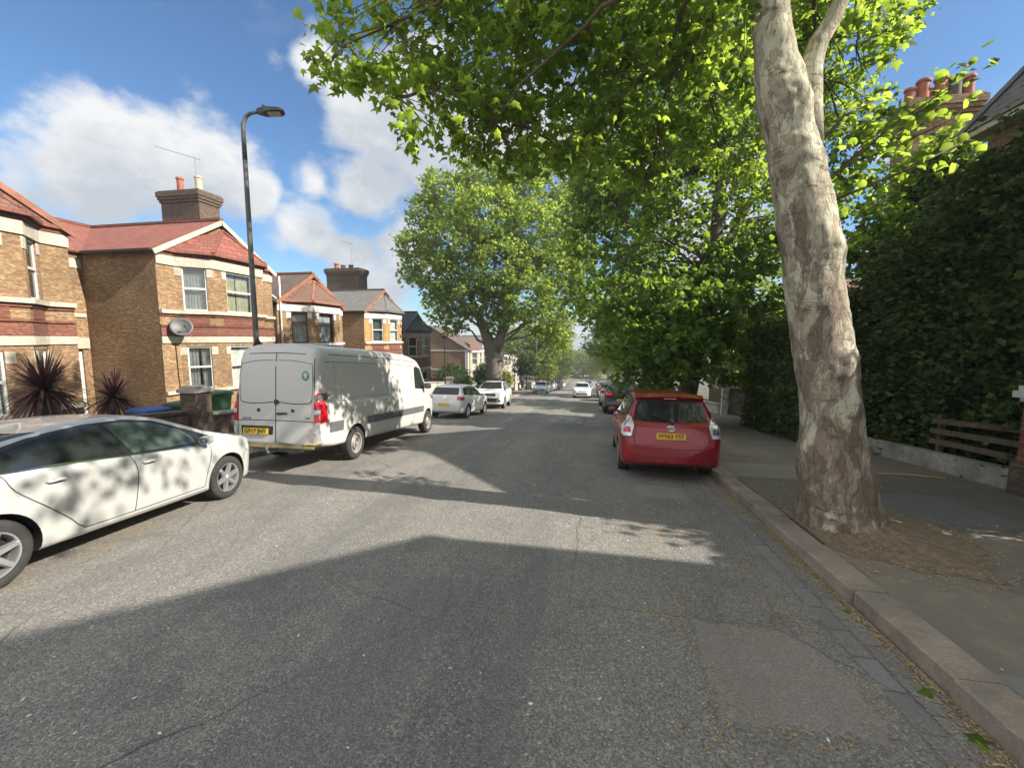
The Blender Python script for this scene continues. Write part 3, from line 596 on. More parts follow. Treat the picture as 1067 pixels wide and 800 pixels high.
# avenue trees further down the hill
def far_tree(label, x, y, h, r, mat=None, seed=0, group='street trees'):
    z = float(zr(y))+.08; rr = random.Random(seed); tp_ = (x+rr.uniform(-.3, .3), y, z+h*.42)
    st = [((x, y, z-.1), .42), ((x, y, z+1), .33), (tp_, .26), ((x, y, z+h*.7), .12)]
    bl = []
    for i in range(13):
        a = rr.uniform(0, 6.3); q = rr.uniform(.15, .78); zz = rr.uniform(.32, .9); k = math.sqrt(max(.15, 1-((zz-.55)/.5)**2))
        bl.append(((x+math.cos(a)*r*q*k, y+math.sin(a)*r*q*k, z+h*zz), r*rr.uniform(.3, .46), 1))
    tree(label, (x, y, z), [st], bl, mat or M['leaf_far'], M['bark'], .36, 'street_tree', 'kite', .7, 20, .62, group=group, cull=True)
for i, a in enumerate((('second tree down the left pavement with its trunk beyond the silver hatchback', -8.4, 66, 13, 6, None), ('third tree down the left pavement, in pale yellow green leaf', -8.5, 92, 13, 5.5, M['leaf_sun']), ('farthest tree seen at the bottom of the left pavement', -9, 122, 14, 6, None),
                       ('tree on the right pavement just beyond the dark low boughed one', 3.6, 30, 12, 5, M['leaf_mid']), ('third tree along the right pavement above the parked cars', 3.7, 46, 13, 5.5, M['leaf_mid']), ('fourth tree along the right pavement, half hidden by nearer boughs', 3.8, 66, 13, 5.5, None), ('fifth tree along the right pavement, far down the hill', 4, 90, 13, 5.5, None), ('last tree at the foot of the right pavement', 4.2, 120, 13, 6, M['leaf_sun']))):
    far_tree(*a, seed=i+11)
random.seed(5)
for i in range(11):
    x = (-1, -16, 14, -30, 26, -8, 8, -22, 20, -40, 36)[i]; y = (178, 165, 165, 172, 176, 205, 205, 200, 205, 190, 190)[i]
    z = float(zr(y)); bl = [((x+random.uniform(-6, 6), y+random.uniform(-4, 4), z+random.uniform(2, 9)), random.uniform(2.6, 4.2), 1) for _ in range(9)]
    tree('distant tree closing the bottom of the street', (x, y, z), [[((x, y, z-.2), .5), ((x, y, z+3), .4), ((x, y, z+7), .2)]], bl, M['leaf_far'], M['bark'], .8, 'distant_tree', 'kite', 1.2, 16, .5, group='distant trees', limbs=False)
# young pavement tree
b = (-8.9, 58, float(zr(58))+.08)
tree('small young tree with a thin stem on the left pavement by the pedestrian', b, [[((-8.9, 58, b[2]), .11), ((-8.9, 58, b[2]+1.7), .09), ((-8.8, 58, b[2]+3.4), .05)]], [((-8.9+dx, 58+dy, b[2]+z), r, 1) for dx, dy, z, r in ((0, 0, 3.6, 1.2), (-1, .2, 3.1, .9), (1, -.3, 3.1, .9), (.3, .3, 4.4, .9), (-.5, 0, 4.2, .8))], M['leaf_bush'], M['bark'], .3, 'young_tree', 'kite', .4, 20, 1.)
# ------------------------------------------------------------------ hedges and shrubs
def hedge(name, label, cat, x0, x1, y0, y1, hf, mat, size, n, core=True, group=None, base=None, lump=.35, tufts=0):
    c = ((x0+x1)/2, (y0+y1)/2, float(zr((y0+y1)/2))); T = thing(name, label, cat, c, group=group)
    C = []
    k = n
    u = rng.uniform(0, 1, (k, 3)); side = rng.integers(0, 5, k)
    X = x0+(x1-x0)*u[:, 0]; Y = y0+(y1-y0)*u[:, 1]; Z = u[:, 2]
    X = np.where(side < 2, x0+rng.exponential(.10, k), X); X = np.where(side == 2, np.where(rng.uniform(0, 1, k) < .25, x1, X), X)
    Y = np.where(side == 3, np.where(rng.uniform(0, 1, k) < .5, y0, y1)+rng.normal(0, .07, k), Y)
    Z = np.where(side == 4, 1-rng.exponential(.03, k), Z)
    hh = np.array([hf(x, y) for x, y in zip(X, Y)]); 
    nz = np.array([noise.noise(Vector((y*1.1, z*h*1.1, x*.9)))+.5*noise.noise(Vector((y*2.7, z*h*2.7, x*2+4))) for x, y, z, h in zip(X, Y, Z, hh)])
    X = np.where(side < 2, X+nz*lump-np.where(rng.uniform(0, 1, k) < .12, rng.exponential(lump*.35, k), 0), X); zz = np.array([zr(y) for y in Y])+Z*hh+np.where(side == 4, nz*lump, 0)
    C = np.stack((X, Y, zz), 1)
    if tufts:
        bl = []
        for _ in range(tufts):
            y = rng.uniform(y0-.1, y1+.3); z = rng.uniform(.25, 1.06)**.8; x = x0+rng.uniform(-.35, .25) if z < .9 else rng.uniform(x0, x1)
            bl.append(((x, y, zr(y)+hf(x, y)*z), rng.uniform(.3, .75), 1))
        C = np.concatenate((C, clumps(bl, clump_r=.24, n_leaf=16, shell=.5, dens=.30)[0]))
    if core:
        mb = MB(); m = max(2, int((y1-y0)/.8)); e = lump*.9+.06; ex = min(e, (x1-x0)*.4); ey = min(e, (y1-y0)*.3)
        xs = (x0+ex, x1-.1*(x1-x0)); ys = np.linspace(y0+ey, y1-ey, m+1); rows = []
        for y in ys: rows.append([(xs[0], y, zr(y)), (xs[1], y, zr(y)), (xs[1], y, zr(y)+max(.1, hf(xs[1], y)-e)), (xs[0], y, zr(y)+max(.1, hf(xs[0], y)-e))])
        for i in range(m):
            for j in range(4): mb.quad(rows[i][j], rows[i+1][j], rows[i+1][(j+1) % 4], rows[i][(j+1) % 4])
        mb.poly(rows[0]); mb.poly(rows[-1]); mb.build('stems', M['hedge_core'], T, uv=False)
    leaf_mesh('foliage', C, size, mat, T, 'kite', .3, .3); return T
def hh(x, y): return (5.75+.45*math.sin(y*.9)+.6*noise.noise(Vector((x, y*.8, 1)))-.25*(y < 7.5)-1.6*max(0, y-12.6)) if y > 5.05 else 4.1
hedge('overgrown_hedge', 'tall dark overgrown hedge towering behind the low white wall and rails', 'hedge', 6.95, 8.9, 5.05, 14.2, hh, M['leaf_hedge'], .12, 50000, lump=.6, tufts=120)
hedge('added_shade_hedge', 'square cut hedge added out of view to shade the end of the sunlit strip', 'hedge', 6.95, 8.4, 3.3, 4.95, lambda x, y: 4.15, M['leaf_hedge'], .07, 9000, lump=.06)  # unseen hedge, added to cut off the sunlit strip on the road
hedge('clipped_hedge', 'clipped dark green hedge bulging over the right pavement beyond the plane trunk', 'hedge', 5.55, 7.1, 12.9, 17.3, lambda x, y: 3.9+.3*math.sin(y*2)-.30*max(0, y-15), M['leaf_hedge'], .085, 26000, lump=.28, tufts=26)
def bush(label, c, r, mat, n, size, name='bush', group=None, cat='bush'):
    T = thing(name, label, cat, (c[0], c[1], float(zr(c[1]))), group=group)
    v = rng.normal(0, 1, (n, 3)); v /= np.linalg.norm(v, axis=1)[:, None]; q = rng.uniform(.75, 1, n)
    f = np.array([1+.22*noise.noise(Vector(x)*2.2+Vector(c)) for x in v]); C = np.array(c)+v*np.array(r)*(q*f)[:, None]; C = C[C[:, 2] > zr(c[1])+.05]
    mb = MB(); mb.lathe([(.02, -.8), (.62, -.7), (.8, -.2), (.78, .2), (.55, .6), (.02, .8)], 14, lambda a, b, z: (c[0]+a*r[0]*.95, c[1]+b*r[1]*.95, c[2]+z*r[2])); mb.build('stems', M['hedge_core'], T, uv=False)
    leaf_mesh('foliage', C, size, mat, T, 'kite', .2, .3); return T
bush('rounded dark green hedge bush above the white hatchback and crossover', (-11.2, 33.4, float(zr(33.4))+1.2), (1.5, 2.7, 1.55), M['leaf_bush'], 5200, .16)
bush('round grey green bush behind the forked plane trunk', (-11.4, 46.5, float(zr(46.5))+1.9), (1.7, 1.7, 1.7), M['leaf_bush'], 3000, .2)
bush('golden yellow shrub glowing beside the pedestrian', (-11, 53.5, float(zr(53.5))+1.5), (1.1, 1.3, 1.3), M['leaf_yellow'], 1500, .2)
bush('low grey leaved bush in the driveway behind the white gate post', (8.6, 25.5, float(zr(25.5))+.75), (.8, .8, .75), M['leaf_far'], 1600, .12)
bush('bright sunlit shrub in the front garden between the lime tree and the clipped hedge', (7.2, 19.6, float(zr(19.6))+2.7), (1.1, 1.2, 1.5), M['leaf_near'], 2200, .16)
b = (8.6, 24.5, float(zr(24.5)))
tree('slender sunlit garden tree behind the lime tree and the clipped hedge', b, [[((8.6, 24.5, b[2]), .16), ((8.7, 24.5, b[2]+2), .13), ((8.7, 24.6, b[2]+4.5), .07)]], [((8.6+dx, 24.5+dy, b[2]+z), r, 1) for dx, dy, z, r in ((0, 0, 3.2, 1.4), (-1.1, -.5, 2.6, 1.1), (1, .2, 3, 1.2), (-.6, 0, 4.6, 1.4), (.7, .2, 4.8, 1.3), (0, 0, 6.2, 1.4), (-1.4, .2, 4, 1.1), (.2, -.6, 7.4, 1.2))], M['leaf_near'], M['bark'], .2, 'garden_tree', 'kite', .4, 20, .8, group=None)
b = (9.2, 14.9, float(zr(14.9)))
tree('leafy garden tree rising behind the tall hedge in front of the broad chimney', b, [[((9.2, 14.9, b[2]), .2), ((9.2, 14.9, b[2]+3), .16), (V3(at(890, 260, 13)), .1), (V3(at(905, 215, 13.2)), .05)]], [(at(x, y, d), r, k) for x, y, d, r, k in ((872, 275, 13, .8, 1), (890, 240, 13, .95, 1), (905, 205, 13.3, .9, 1), (925, 225, 13, .9, 1), (940, 190, 13.6, .8, 1), (900, 270, 12.6, .9, 1), (955, 205, 13.4, .8, 1), (880, 205, 13.5, .7, .9), (925, 178, 13.8, .6, .9), (975, 180, 13.6, .6, .9), (935, 255, 12.8, .9, 1))], M['leaf_near'], M['bark'], .15, 'garden_tree', 'mid', .34, 18, .62, group=None)
bush('dark shrub filling the garden beside the driveway', (9.8, 20.4, float(zr(20.4))+1.6), (1.2, 1.2, 1.9), M['leaf_mid'], 2200, .18)
bush('tangled green creeper on the brick chimney house beside the slate roof', (10.0, 15.6, float(zr(15.6))+7.2), (.8, 1.8, 2.2), M['leaf_mid'], 3600, .17, 'creeper', cat='creeper')
# spiky cordylines in the first garden
def cordyline(label, c, r, n, seed):
    rr = random.Random(seed); T = thing('cordyline', label, 'plant', (c[0], c[1], float(zr(c[1]))), group='spiky cordylines in the front garden')
    mb = MB(); mb.tube([(c[0], c[1], float(zr(c[1]))), (c[0]+.03, c[1], c[2]-.5), c], [.12, .1, .08], 10, nz=.15, ns=5); mb.build('trunk', M['bark'], T, smooth=True, uv=False)
    mb = MB(); c = Vector(c)
    for i in range(n):
        a = rr.uniform(0, 6.283); e = math.asin(rr.uniform(-.55, .99)); L = r*rr.uniform(.8, 1.12); d = Vector((math.cos(a)*math.cos(e), math.sin(a)*math.cos(e), math.sin(e)))
        s = d.cross(Vector((0, 0, 1))).normalized(); sag = (.26+.25*(e < 0))*math.cos(e)*rr.uniform(.2, 1.9); w = .026*rr.uniform(.8, 1.3); prev = None
        for j in range(6):
            f = j/5; p = c+d*L*f+Vector((0, 0, -sag*L*f*f)); ww = w*(1-f)**.6*(1 if j else .6)+.001; cur = (p-s*ww, p+s*ww)
            if prev: mb.quad(prev[0], prev[1], cur[1], cur[0])
            prev = cur
    mb.build('leaves', M['cordyline'], T, uv=False)
cordyline('larger spiky purple cordyline in front of the leftmost house', (-11.5, 7.15, .95), .98, 330, 1)
cordyline('smaller spiky purple cordyline beside the bare brick side wall', (-12., 8.85, .55), .85, 240, 2)
# ------------------------------------------------------------------ houses
def facade(mb, p0, p1, z0, z1, holes, depth=.12, mi=0):
    """a wall panel from p0 to p1 (plan points) with rectangular openings (u0,u1,w0,w1) and their reveals; the outside is on the right of p0->p1"""
    p0 = np.array(p0, float); p1 = np.array(p1, float); L = np.linalg.norm(p1-p0); d = (p1-p0)/L; nn = np.array((d[1], -d[0]))
    us = sorted({0, L}|{h[0] for h in holes}|{h[1] for h in holes}); ws = sorted({z0, z1}|{h[2] for h in holes}|{h[3] for h in holes})
    P = lambda u, w, k=0.: (p0[0]+d[0]*u-nn[0]*k, p0[1]+d[1]*u-nn[1]*k, w)
    for i in range(len(us)-1):
        for j in range(len(ws)-1):
            cu, cw = (us[i]+us[i+1])/2, (ws[j]+ws[j+1])/2
            if any(h[0] < cu < h[1] and h[2] < cw < h[3] for h in holes): continue
            mb.quad(P(us[i], ws[j]), P(us[i+1], ws[j]), P(us[i+1], ws[j+1]), P(us[i], ws[j+1]), mi)
    for u0, u1, w0, w1 in holes:
        for a, b in (((u0, w0), (u1, w0)), ((u1, w0), (u1, w1)), ((u1, w1), (u0, w1)), ((u0, w1), (u0, w0))):
            mb.quad(P(*a), P(*b), P(*b, depth), P(*a, depth), mi)
    return P
def window(parent, P, u0, u1, w0, w1, frame, curtain, depth=.09, mid=.52, label=None, drawn=None):
    f = MB(); t = .055; k0, k1 = depth-.05, depth+.02
    def bx(a, b, c, e, ka=k0, kb=k1):
        q = [P(a, c, ka), P(b, c, ka), P(b, e, ka), P(a, e, ka), P(a, c, kb), P(b, c, kb), P(b, e, kb), P(a, e, kb)]
        f.add(q, ((0, 1, 2, 3), (7, 6, 5, 4), (4, 5, 1, 0), (5, 6, 2, 1), (6, 7, 3, 2), (7, 4, 0, 3)))
    bx(u0, u0+t, w0, w1); bx(u1-t, u1, w0, w1); bx(u0+t, u1-t, w0, w0+t); bx(u0+t, u1-t, w1-t, w1)
    wm = w0+(w1-w0)*mid; bx(u0+t, u1-t, wm-.035, wm+.035, k0-.012, k1)
    fr = f.build('window', frame, parent)
    g = MB(); g.quad(P(u0+t, w0+t, depth-.012), P(u1-t, w0+t, depth-.012), P(u1-t, w1-t, depth-.012), P(u0+t, w1-t, depth-.012)); g.build('pane', M['pane'], fr, uv=False)
    c = MB(); n = 26; D = depth+.14
    gap = (drawn if drawn is not None else .0)
    for i in range(n):
        a, b = i/n, (i+1)/n
        if gap and .5-gap < (a+b)/2 < .5+gap: continue
        ka, kb = D+.03*math.sin(i*1.9), D+.03*math.sin((i+1)*1.9)
        c.quad(P(u0+(u1-u0)*a, w0, ka), P(u0+(u1-u0)*b, w0, kb), P(u0+(u1-u0)*b, w1, kb), P(u0+(u1-u0)*a, w1, ka))
    c.build('curtain', curtain, fr, uv=False, smooth=True)
    r = MB(); r.quad(P(u0-.1, w0-.1, D+.5), P(u1+.1, w0-.1, D+.5), P(u1+.1, w1+.1, D+.5), P(u0-.1, w1+.1, D+.5)); r.build('dark_room', M['room'], fr, uv=False)
    return fr
def band(mb, pts, z0, z1, out=.035, mi=0):
    """a string course of real section following a plan polyline (outside on the right)"""
    pts = [np.array(p, float) for p in pts]; n = len(pts); off = []
    for i in range(n):
        ds = []
        if i > 0: d = pts[i]-pts[i-1]; ds.append(d/np.linalg.norm(d))
        if i < n-1: d = pts[i+1]-pts[i]; ds.append(d/np.linalg.norm(d))
        ns_ = [np.array((d[1], -d[0])) for d in ds]; m = sum(ns_); m /= np.linalg.norm(m); off.append(m/max(.4, float(m @ ns_[0])))
    O = [p+o*out for p, o in zip(pts, off)]; I = [p-o*.02 for p, o in zip(pts, off)]
    for i in range(n-1):
        a, b, c, d = O[i], O[i+1], I[i+1], I[i]
        mb.add([(*a, z0), (*b, z0), (*c, z0), (*d, z0), (*a, z1), (*b, z1), (*c, z1), (*d, z1)], ((3, 2, 1, 0), (4, 5, 6, 7), (0, 1, 5, 4)), mi)
    for i, fl in ((0, 0), (n-1, 1)):
        a, d = O[i], I[i]; mb.quad((*a, z0), (*a, z1), (*d, z1), (*d, z0), mi)
def chimney(parent, cx, cy, z0, z1, sx, sy, pots, brickm, aerial=None, name='chimney'):
    mb = MB(); mb.box(cx-sx/2, cx+sx/2, cy-sy/2, cy+sy/2, z0, z1-.55)
    for k, (a, b, e) in enumerate(((.55, .42, .05), (.42, .28, .10), (.28, .06, .14), (.06, 0, .08))): mb.box(cx-sx/2-e, cx+sx/2+e, cy-sy/2-e, cy+sy/2+e, z1-a, z1-b-.0005)
    ch = mb.build(name, brickm, parent)
    for dx, dy, h, r, m in pots:
        p = MB(); p.lathe([(r*1.1, 0), (r*1.1, .05), (r*.92, .08), (r*.86, h-.12), (r*1.05, h-.1), (r*1.1, h-.05), (r*.95, h), (r*.7, h), (r*.7, h-.1)], 16, lambda a, b, c: (cx+dx+a, cy+dy+b, z1+c)); p.build('chimney_pot', M[m], ch, smooth=False, sharp=40)
    if aerial:
        p = MB(); ax, ay, h, L, ang = aerial; x, y = cx+ax, cy+ay; p.tube([(x, y, z1-.6), (x, y, z1+h)], .018, 6)
        c, s = math.cos(ang), math.sin(ang); p.tube([(x-c*L*.15, y-s*L*.15, z1+h-.08), (x+c*L, y+s*L, z1+h+L*.16)], .012, 6)
        for i in range(9):
            f = -.1+i*.13; q = Vector((x+c*L*f, y+s*L*f, z1+h-.08+(f+.15)*L*.2)); p.tube([q-Vector((-s, c, 0))*.14, q+Vector((-s, c, 0))*.14], .006, 5)
        p.build('aerial', M['grey_metal'], ch, uv=False)
    return ch
def bay_house(label, y0, recess, base, st, xf=-15.6, name='bay_fronted_house', chim=None, dish=False, pipe=False, w=5.75, detail=True):
    """two storey bay fronted house; recess = +1 when the set back entrance is on the far (high y) side, -1 on the near side"""
    T = thing(name, label, 'house', (xf, y0+w/2, base), group='bay fronted houses along the left pavement')
    Wl, RC = 1.32, -3.3
    def pl(a, b): return (xf+b, (y0+a) if recess > 0 else (y0+w-a))     # a runs away from the recess side mirrored
    def run(pts): q = [pl(*p) for p in pts]; return q if recess > 0 else q[::-1]
    F1, G0, G1, B1_, S1, U1, EV, AP = 0., .95, 2.62, 2.76, 3.93, 5.62, 6.2, 7.85
    e = .72; c = .85; bd = .82
    plan = [(0, 0), (e, 0), (e+c, bd), (w-e-c, bd), (w-e, 0), (w, 0)]
    wl = MB(); mats = [st['brick'], M['brick_red'], st.get('side', st['brick'])]
    wins = []
    pts = run(plan)
    for i in range(5):
        p, q = pts[i], pts[i+1]; L = math.dist(p, q); holes = []
        if i in (1, 2, 3):
            ww = L*.66 if i != 2 else L*.52; u0 = (L-ww)/2; holes = [(u0, u0+ww, base+G0, base+G1), (u0, u0+ww, base+S1+.07, base+U1)]
        PF = facade(wl, p, q, base-.4, base+EV, holes, .12)
        for k, h in enumerate(holes): wins.append((PF, h, k, i))
    # side and rear walls of the projecting block; the recess wall
    fa = run([(w, 0), (w, RC)]); fb = run([(0, RC-.0), (0, 0)])
    facade(wl, *fa, base-.4, base+EV, [], mi=2); facade(wl, *fb, base-.4, base+EV, [], mi=2)
    rc = run([(w, RC), (w+Wl, RC)]); door_u = (.12, 1.0) if recess > 0 else (.2, 1.08)
    PR = facade(wl, *rc, base-.4, base+EV, [(door_u[0], door_u[1], base+.05, base+2.5), (.28, .92, base+3.9, base+5.5)], .14)
    bk = [(w+Wl, RC), (w+Wl, -10), (0, -10), (0, RC)]
    q = run(bk)
    for i in range(3): facade(wl, q[i], q[i+1], base-.4, base+EV, [], mi=2)
    g = run([(0, 0), (w, 0)]); mid = pl(w/2, 0); wl.poly([(*g[0], base+EV), (*g[1], base+EV), (*mid, base+AP-.1)], 0)
    wl.build('wall', mats, T)
    # bands: white strings, red brick panel, sills
    q = run([(w+.05, RC), (w+Wl-.003, RC)])
    for pp, z0, z1, ou in ((pts, B1_, B1_+.24, .045), (pts, S1-.07, S1+.06, .13), (pts, U1+.02, U1+.36, .05), (pts, G0-.13, G0, .1), (q, 5.52, 5.85, .03), (q, 3.72, 3.86, .05), (q, 2.55, 2.95, .08)):
        tr = MB(); band(tr, pp, base+z0, base+z1, ou); tr.build('string_course', st['trim'], T)
    for z0, z1, ou in ((B1_+.26, B1_+.58, .03), (B1_+.62, B1_+.68, .05), (S1-.17, S1-.08, .05), (U1+.38, EV-.02, .07)):
        rb = MB(); band(rb, pts, base+z0, base+z1, ou); rb.build('red_brick_band', st.get('panel', M['brick_red']), T)
    for i in (1, 2, 3):
        p, q_ = np.array(pts[i]), np.array(pts[i+1]); d_ = (q_-p)/np.linalg.norm(q_-p); L_ = np.linalg.norm(q_-p); rb = MB(); band(rb, [p+d_*L_*.16, q_-d_*L_*.16], base+B1_+.70, base+S1-.19, .022); rb.build('red_brick_panel', st.get('panel', M['brick_red']), T)
    for PF, h, k, i in wins:
        # pale quoin blocks on the piers beside each window head
        for u0, u1 in ((h[0]-.22, h[0]-.004), (h[1]+.004, h[1]+.22)):
            qn = MB(); z0, z1 = h[3]-.33, h[3]-.02; v = [PF(u0, z0, -.02), PF(u1, z0, -.02), PF(u1, z1, -.02), PF(u0, z1, -.02), PF(u0, z0, .02), PF(u1, z0, .02), PF(u1, z1, .02), PF(u0, z1, .02)]
            qn.add(v, ((0, 1, 2, 3), (4, 5, 1, 0), (5, 6, 2, 1), (6, 7, 3, 2), (7, 4, 0, 3))); qn.build('window_head_block', st['trim'], T)
    for PF, h, k, i in wins: window(T, PF, *h, st['frame'], st['curtain'][(i+k) % len(st['curtain'])], mid=st.get('mid', .52), drawn=.05 if (i+k) % 2 else .0)
    window(T, PR, .28, .92, base+3.9, base+5.5, st['frame'], M['curtain'])
    d = MB(); v = [PR(a, z, k) for k in (.08, .13) for a, z in ((door_u[0], base+.05), (door_u[1], base+.05), (door_u[1], base+2.5), (door_u[0], base+2.5))]; d.add(v, ((0, 1, 2, 3), (4, 5, 1, 0), (5, 6, 2, 1), (6, 7, 3, 2), (7, 4, 0, 3)))
    for a0, a1, z0, z1 in ((.14, .4, .3, 1.), (.5, .76, .3, 1.), (.14, .76, 1.25, 2.05)):
        v = [PR(door_u[0]+a, base+z, k) for k in (.065, .09) for a, z in ((a0, z0), (a1, z0), (a1, z1), (a0, z1))]; d.add(v, ((0, 1, 2, 3), (4, 5, 1, 0), (5, 6, 2, 1), (6, 7, 3, 2), (7, 4, 0, 3)))
    d.build('door', st.get('door', M['white_gloss']), T)
    # roofs: front gable, main roof along the street, hipped cap over the bay
    rf = MB(); zE = base+EV; zA = base+AP
    def slab(a, b, c_, d_, th=.07):
        n_ = (Vector(b)-Vector(a)).cross(Vector(d_)-Vector(a)).normalized()
        if n_.z < 0: n_ = -n_
        v = [Vector(x) for x in (a, b, c_, d_)]; lo = [x-n_*th for x in v]
        rf.add(v+lo, ((0, 1, 2, 3), (7, 6, 5, 4), (0, 4, 5, 1), (1, 5, 6, 2), (2, 6, 7, 3), (3, 7, 4, 0)))
    ov = .16; r1 = (zA-zE)/(w/2); ze = zE-ov*r1
    f0, bk_ = .14, -6.6
    A, Bq = pl(-ov, f0), pl(w/2, f0); C_, D_ = pl(w/2, bk_), pl(-ov, bk_)
    slab((*A, ze), (*Bq, zA), (*C_, zA), (*D_, ze))
    A2 = pl(w+ov, f0); D2 = pl(w+ov, bk_); slab((*Bq, zA), (*A2, ze), (*D2, ze), (*C_, zA))
    mr = zA+.02; m0, m1 = pl(.02, -6.65), pl(w+Wl-.004, -6.65); n0, n1 = pl(.02, RC+.18), pl(w+Wl-.004, RC+.18); k0, k1 = pl(.02, -10.2), pl(w+Wl-.004, -10.2)
    slab((*m0, mr), (*m1, mr), (*n1, zE-.06), (*n0, zE-.06)); slab((*m0, mr), (*m1, mr), (*k1, zE-.06), (*k0, zE-.06))
    rr_ = MB()
    roof = rf.build('roof', st['roof'], T)
    rd = MB(); rd.bar((*pl(w/2, f0+.01), zA+.03), (*pl(w/2, bk_), zA+.03), .2, .1); rd.bar((*m0, mr+.03), (*m1, mr+.03), .2, .1); rd.build('ridge_tiles', st.get('ridge', st['roof']), roof)
    bc = MB(); eo = [(-.0, .12), (e-.06, .14), (e+c-.1, bd+.2), (w-e-c+.1, bd+.2), (w-e+.06, .14), (w, .12)]; ap = (*pl(w/2, .13), zA-.42); zb = base+EV+.02
    ee = [(*pl(*p), zb) for p in eo]
    for i in range(5): bc.poly([ee[i], ee[i+1], ap] if recess > 0 else [ee[i+1], ee[i], ap])
    bcap = bc.build('bay_roof', st.get('bayroof', st['roof']), roof)
    hp = MB()
    for i in (2, 3): hp.bar(ee[i], (ap[0]+.04, ap[1], ap[2]), .11, .07)
    for i in range(5): hp.bar((ee[i][0], ee[i][1], zb-.05), (ee[i+1][0], ee[i+1][1], zb-.05), .07, .1)
    hp.build('hip_tiles', st.get('ridge', st['roof']), bcap)
    bb = MB()
    for s_ in (0, 1):
        a = pl(-ov if s_ == 0 else w+ov, f0+.02); p0 = Vector((*a, ze-.10)); p1 = Vector((*pl(w/2, f0+.02), zA-.10)); bb.bar(p0, p1, .05, .17)
    bb.build('bargeboard', st['barge'], roof)
    for sgn, a in ((0, -ov-.04), (1, w+ov+.04)):
        gt = MB(); gt.bar((*pl(a, f0-.05), ze-.03), (*pl(a, RC+.3), ze-.03), .11, .09); gt.build('gutter', M['black_metal'], T)
    if chim:
        chimney(T, *chim)
    if pipe:
        p = MB(); x, y = pl(.0 if recess < 0 else 0, .0); y += pipe; p.tube([(x+.11, y, base+EV-.2), (x+.11, y, base+4.3), (x+.11, y, base)], .045, 8); p.tube([(x-.35, y-.25, base+5.2), (x+.11, y, base+4.75)], .05, 8); p.build('downpipe', M['pvc'], T, smooth=True, uv=False)
    if dish:
        dsh = MB(); c0 = Vector((*pl(w-.5, .36), base+3.35)); nr = Vector((.75, -.62, .35)).normalized(); ux = nr.orthogonal().normalized(); uy = nr.cross(ux)
        dsh.lathe([(.001, .0), (.15, .012), (.28, .045), (.36, .085), (.365, .07), (.15, -.01), (.001, -.02)], 24, lambda a, b, z: tuple(c0+ux*a+uy*b+nr*z), cap=False)
        dsh.tube([c0-nr*.02, Vector((*pl(w-.5, .02), base+3.2))], .02, 8); dsh.tube([c0-uy*.3, c0+nr*.35-uy*.12], .012, 6); dsh.tube([c0+nr*.30-uy*.12, c0+nr*.42-uy*.12], .035, 8)
        dsh.build('satellite_dish', M['dish'], T, smooth=True, uv=False)
        cb = MB(); cb.tube([Vector((*pl(w-.5, .03), base+3.1)), Vector((*pl(w-.53, .03), base+1.5)), Vector((*pl(w-.6, .03), base+.3))], .014, 6); cb.build('cable', M['black_metal'], T, uv=False)
    return T
WG = M['white_gloss']
stA = dict(brick=M['brick_stock'], roof=M['tile_red'], trim=M['stucco'], frame=WG, curtain=[M['curtain_buff'], M['curtain'], M['curtain']], barge=M['cream'], ridge=M['tile_red'])
stA0 = dict(stA, barge=M['orange_trim'], roof=M['tile_rust'], frame=M['pvc'])
stB = dict(brick=M['brick_stock'], roof=M['tile_brown'], bayroof=M['tile_rust'], trim=M['white_gloss'], frame=M['dark_frame'], curtain=[M['curtain'], M['blind']], barge=M['orange_trim'], ridge=M['orange_trim'], mid=.66)
stC = dict(brick=M['brick_yellow'], side=M['brick_stock'], roof=M['slate'], trim=M['white_gloss'], frame=M['pvc'], curtain=[M['blind'], M['curtain']], barge=M['orange_trim'], ridge=M['slate'], panel=M['brick_red'])
stD = dict(brick=M['brick_brown'], roof=M['slate_dark'], trim=M['coping'], frame=M['pvc'], curtain=[M['room'], M['curtain_buff']], barge=M['lead'], ridge=M['slate_dark'], panel=M['brick_red'])
stE = dict(brick=M['stucco'], roof=M['slate'], trim=M['white_gloss'], frame=M['pvc'], curtain=[M['curtain']], barge=M['white_gloss'], ridge=M['orange_trim'], side=M['brick_brown'], panel=M['stucco'])
stF = dict(stE, brick=M['brick_brown'], roof=M['tile_brown'])
bs = [-.9, -2.22, -3.52]
bay_house('leftmost house, cut off by the frame edge, with brick bay and rust coloured gable', 4.9, 1, bs[0], stA0)
bay_house('red roofed brick bay house with bare side wall, satellite dish and tall chimney', 13.3, -1, bs[0], stA, dish=True, pipe=.42, chim=(-19.6, 18.75, bs[0]+5.5, bs[0]+9.95, 2.15, 1.15, [(-.62, .1, .85, .16, 'pot_red'), (.55, .0, .8, .17, 'pot_buff')], M['brick_soot'], (.75, -.3, 1.55, 1.5, R(215))))
bay_house('brick bay house with maroon sash frames and rust tiled cap behind the white van', 19.3, 1, bs[1], stB)
bay_house('yellow brick bay house with grey slate roof and orange bargeboards', 27.7, -1, bs[1], stC, chim=(-20.2, 33.4, bs[1]+5.5, bs[1]+9.9, 2.9, 1.3, [(-.9, 0, .5, .2, 'pot_red'), (-.3, 0, .35, .2, 'pot_dark'), (.4, 0, .35, .2, 'pot_dark')], M['brick_soot'], (.5, 0, 2.1, .9, R(200))))
bay_house('dark roofed bay house with grey trim just past the yellow brick one', 33.75, 1, bs[2], stD)
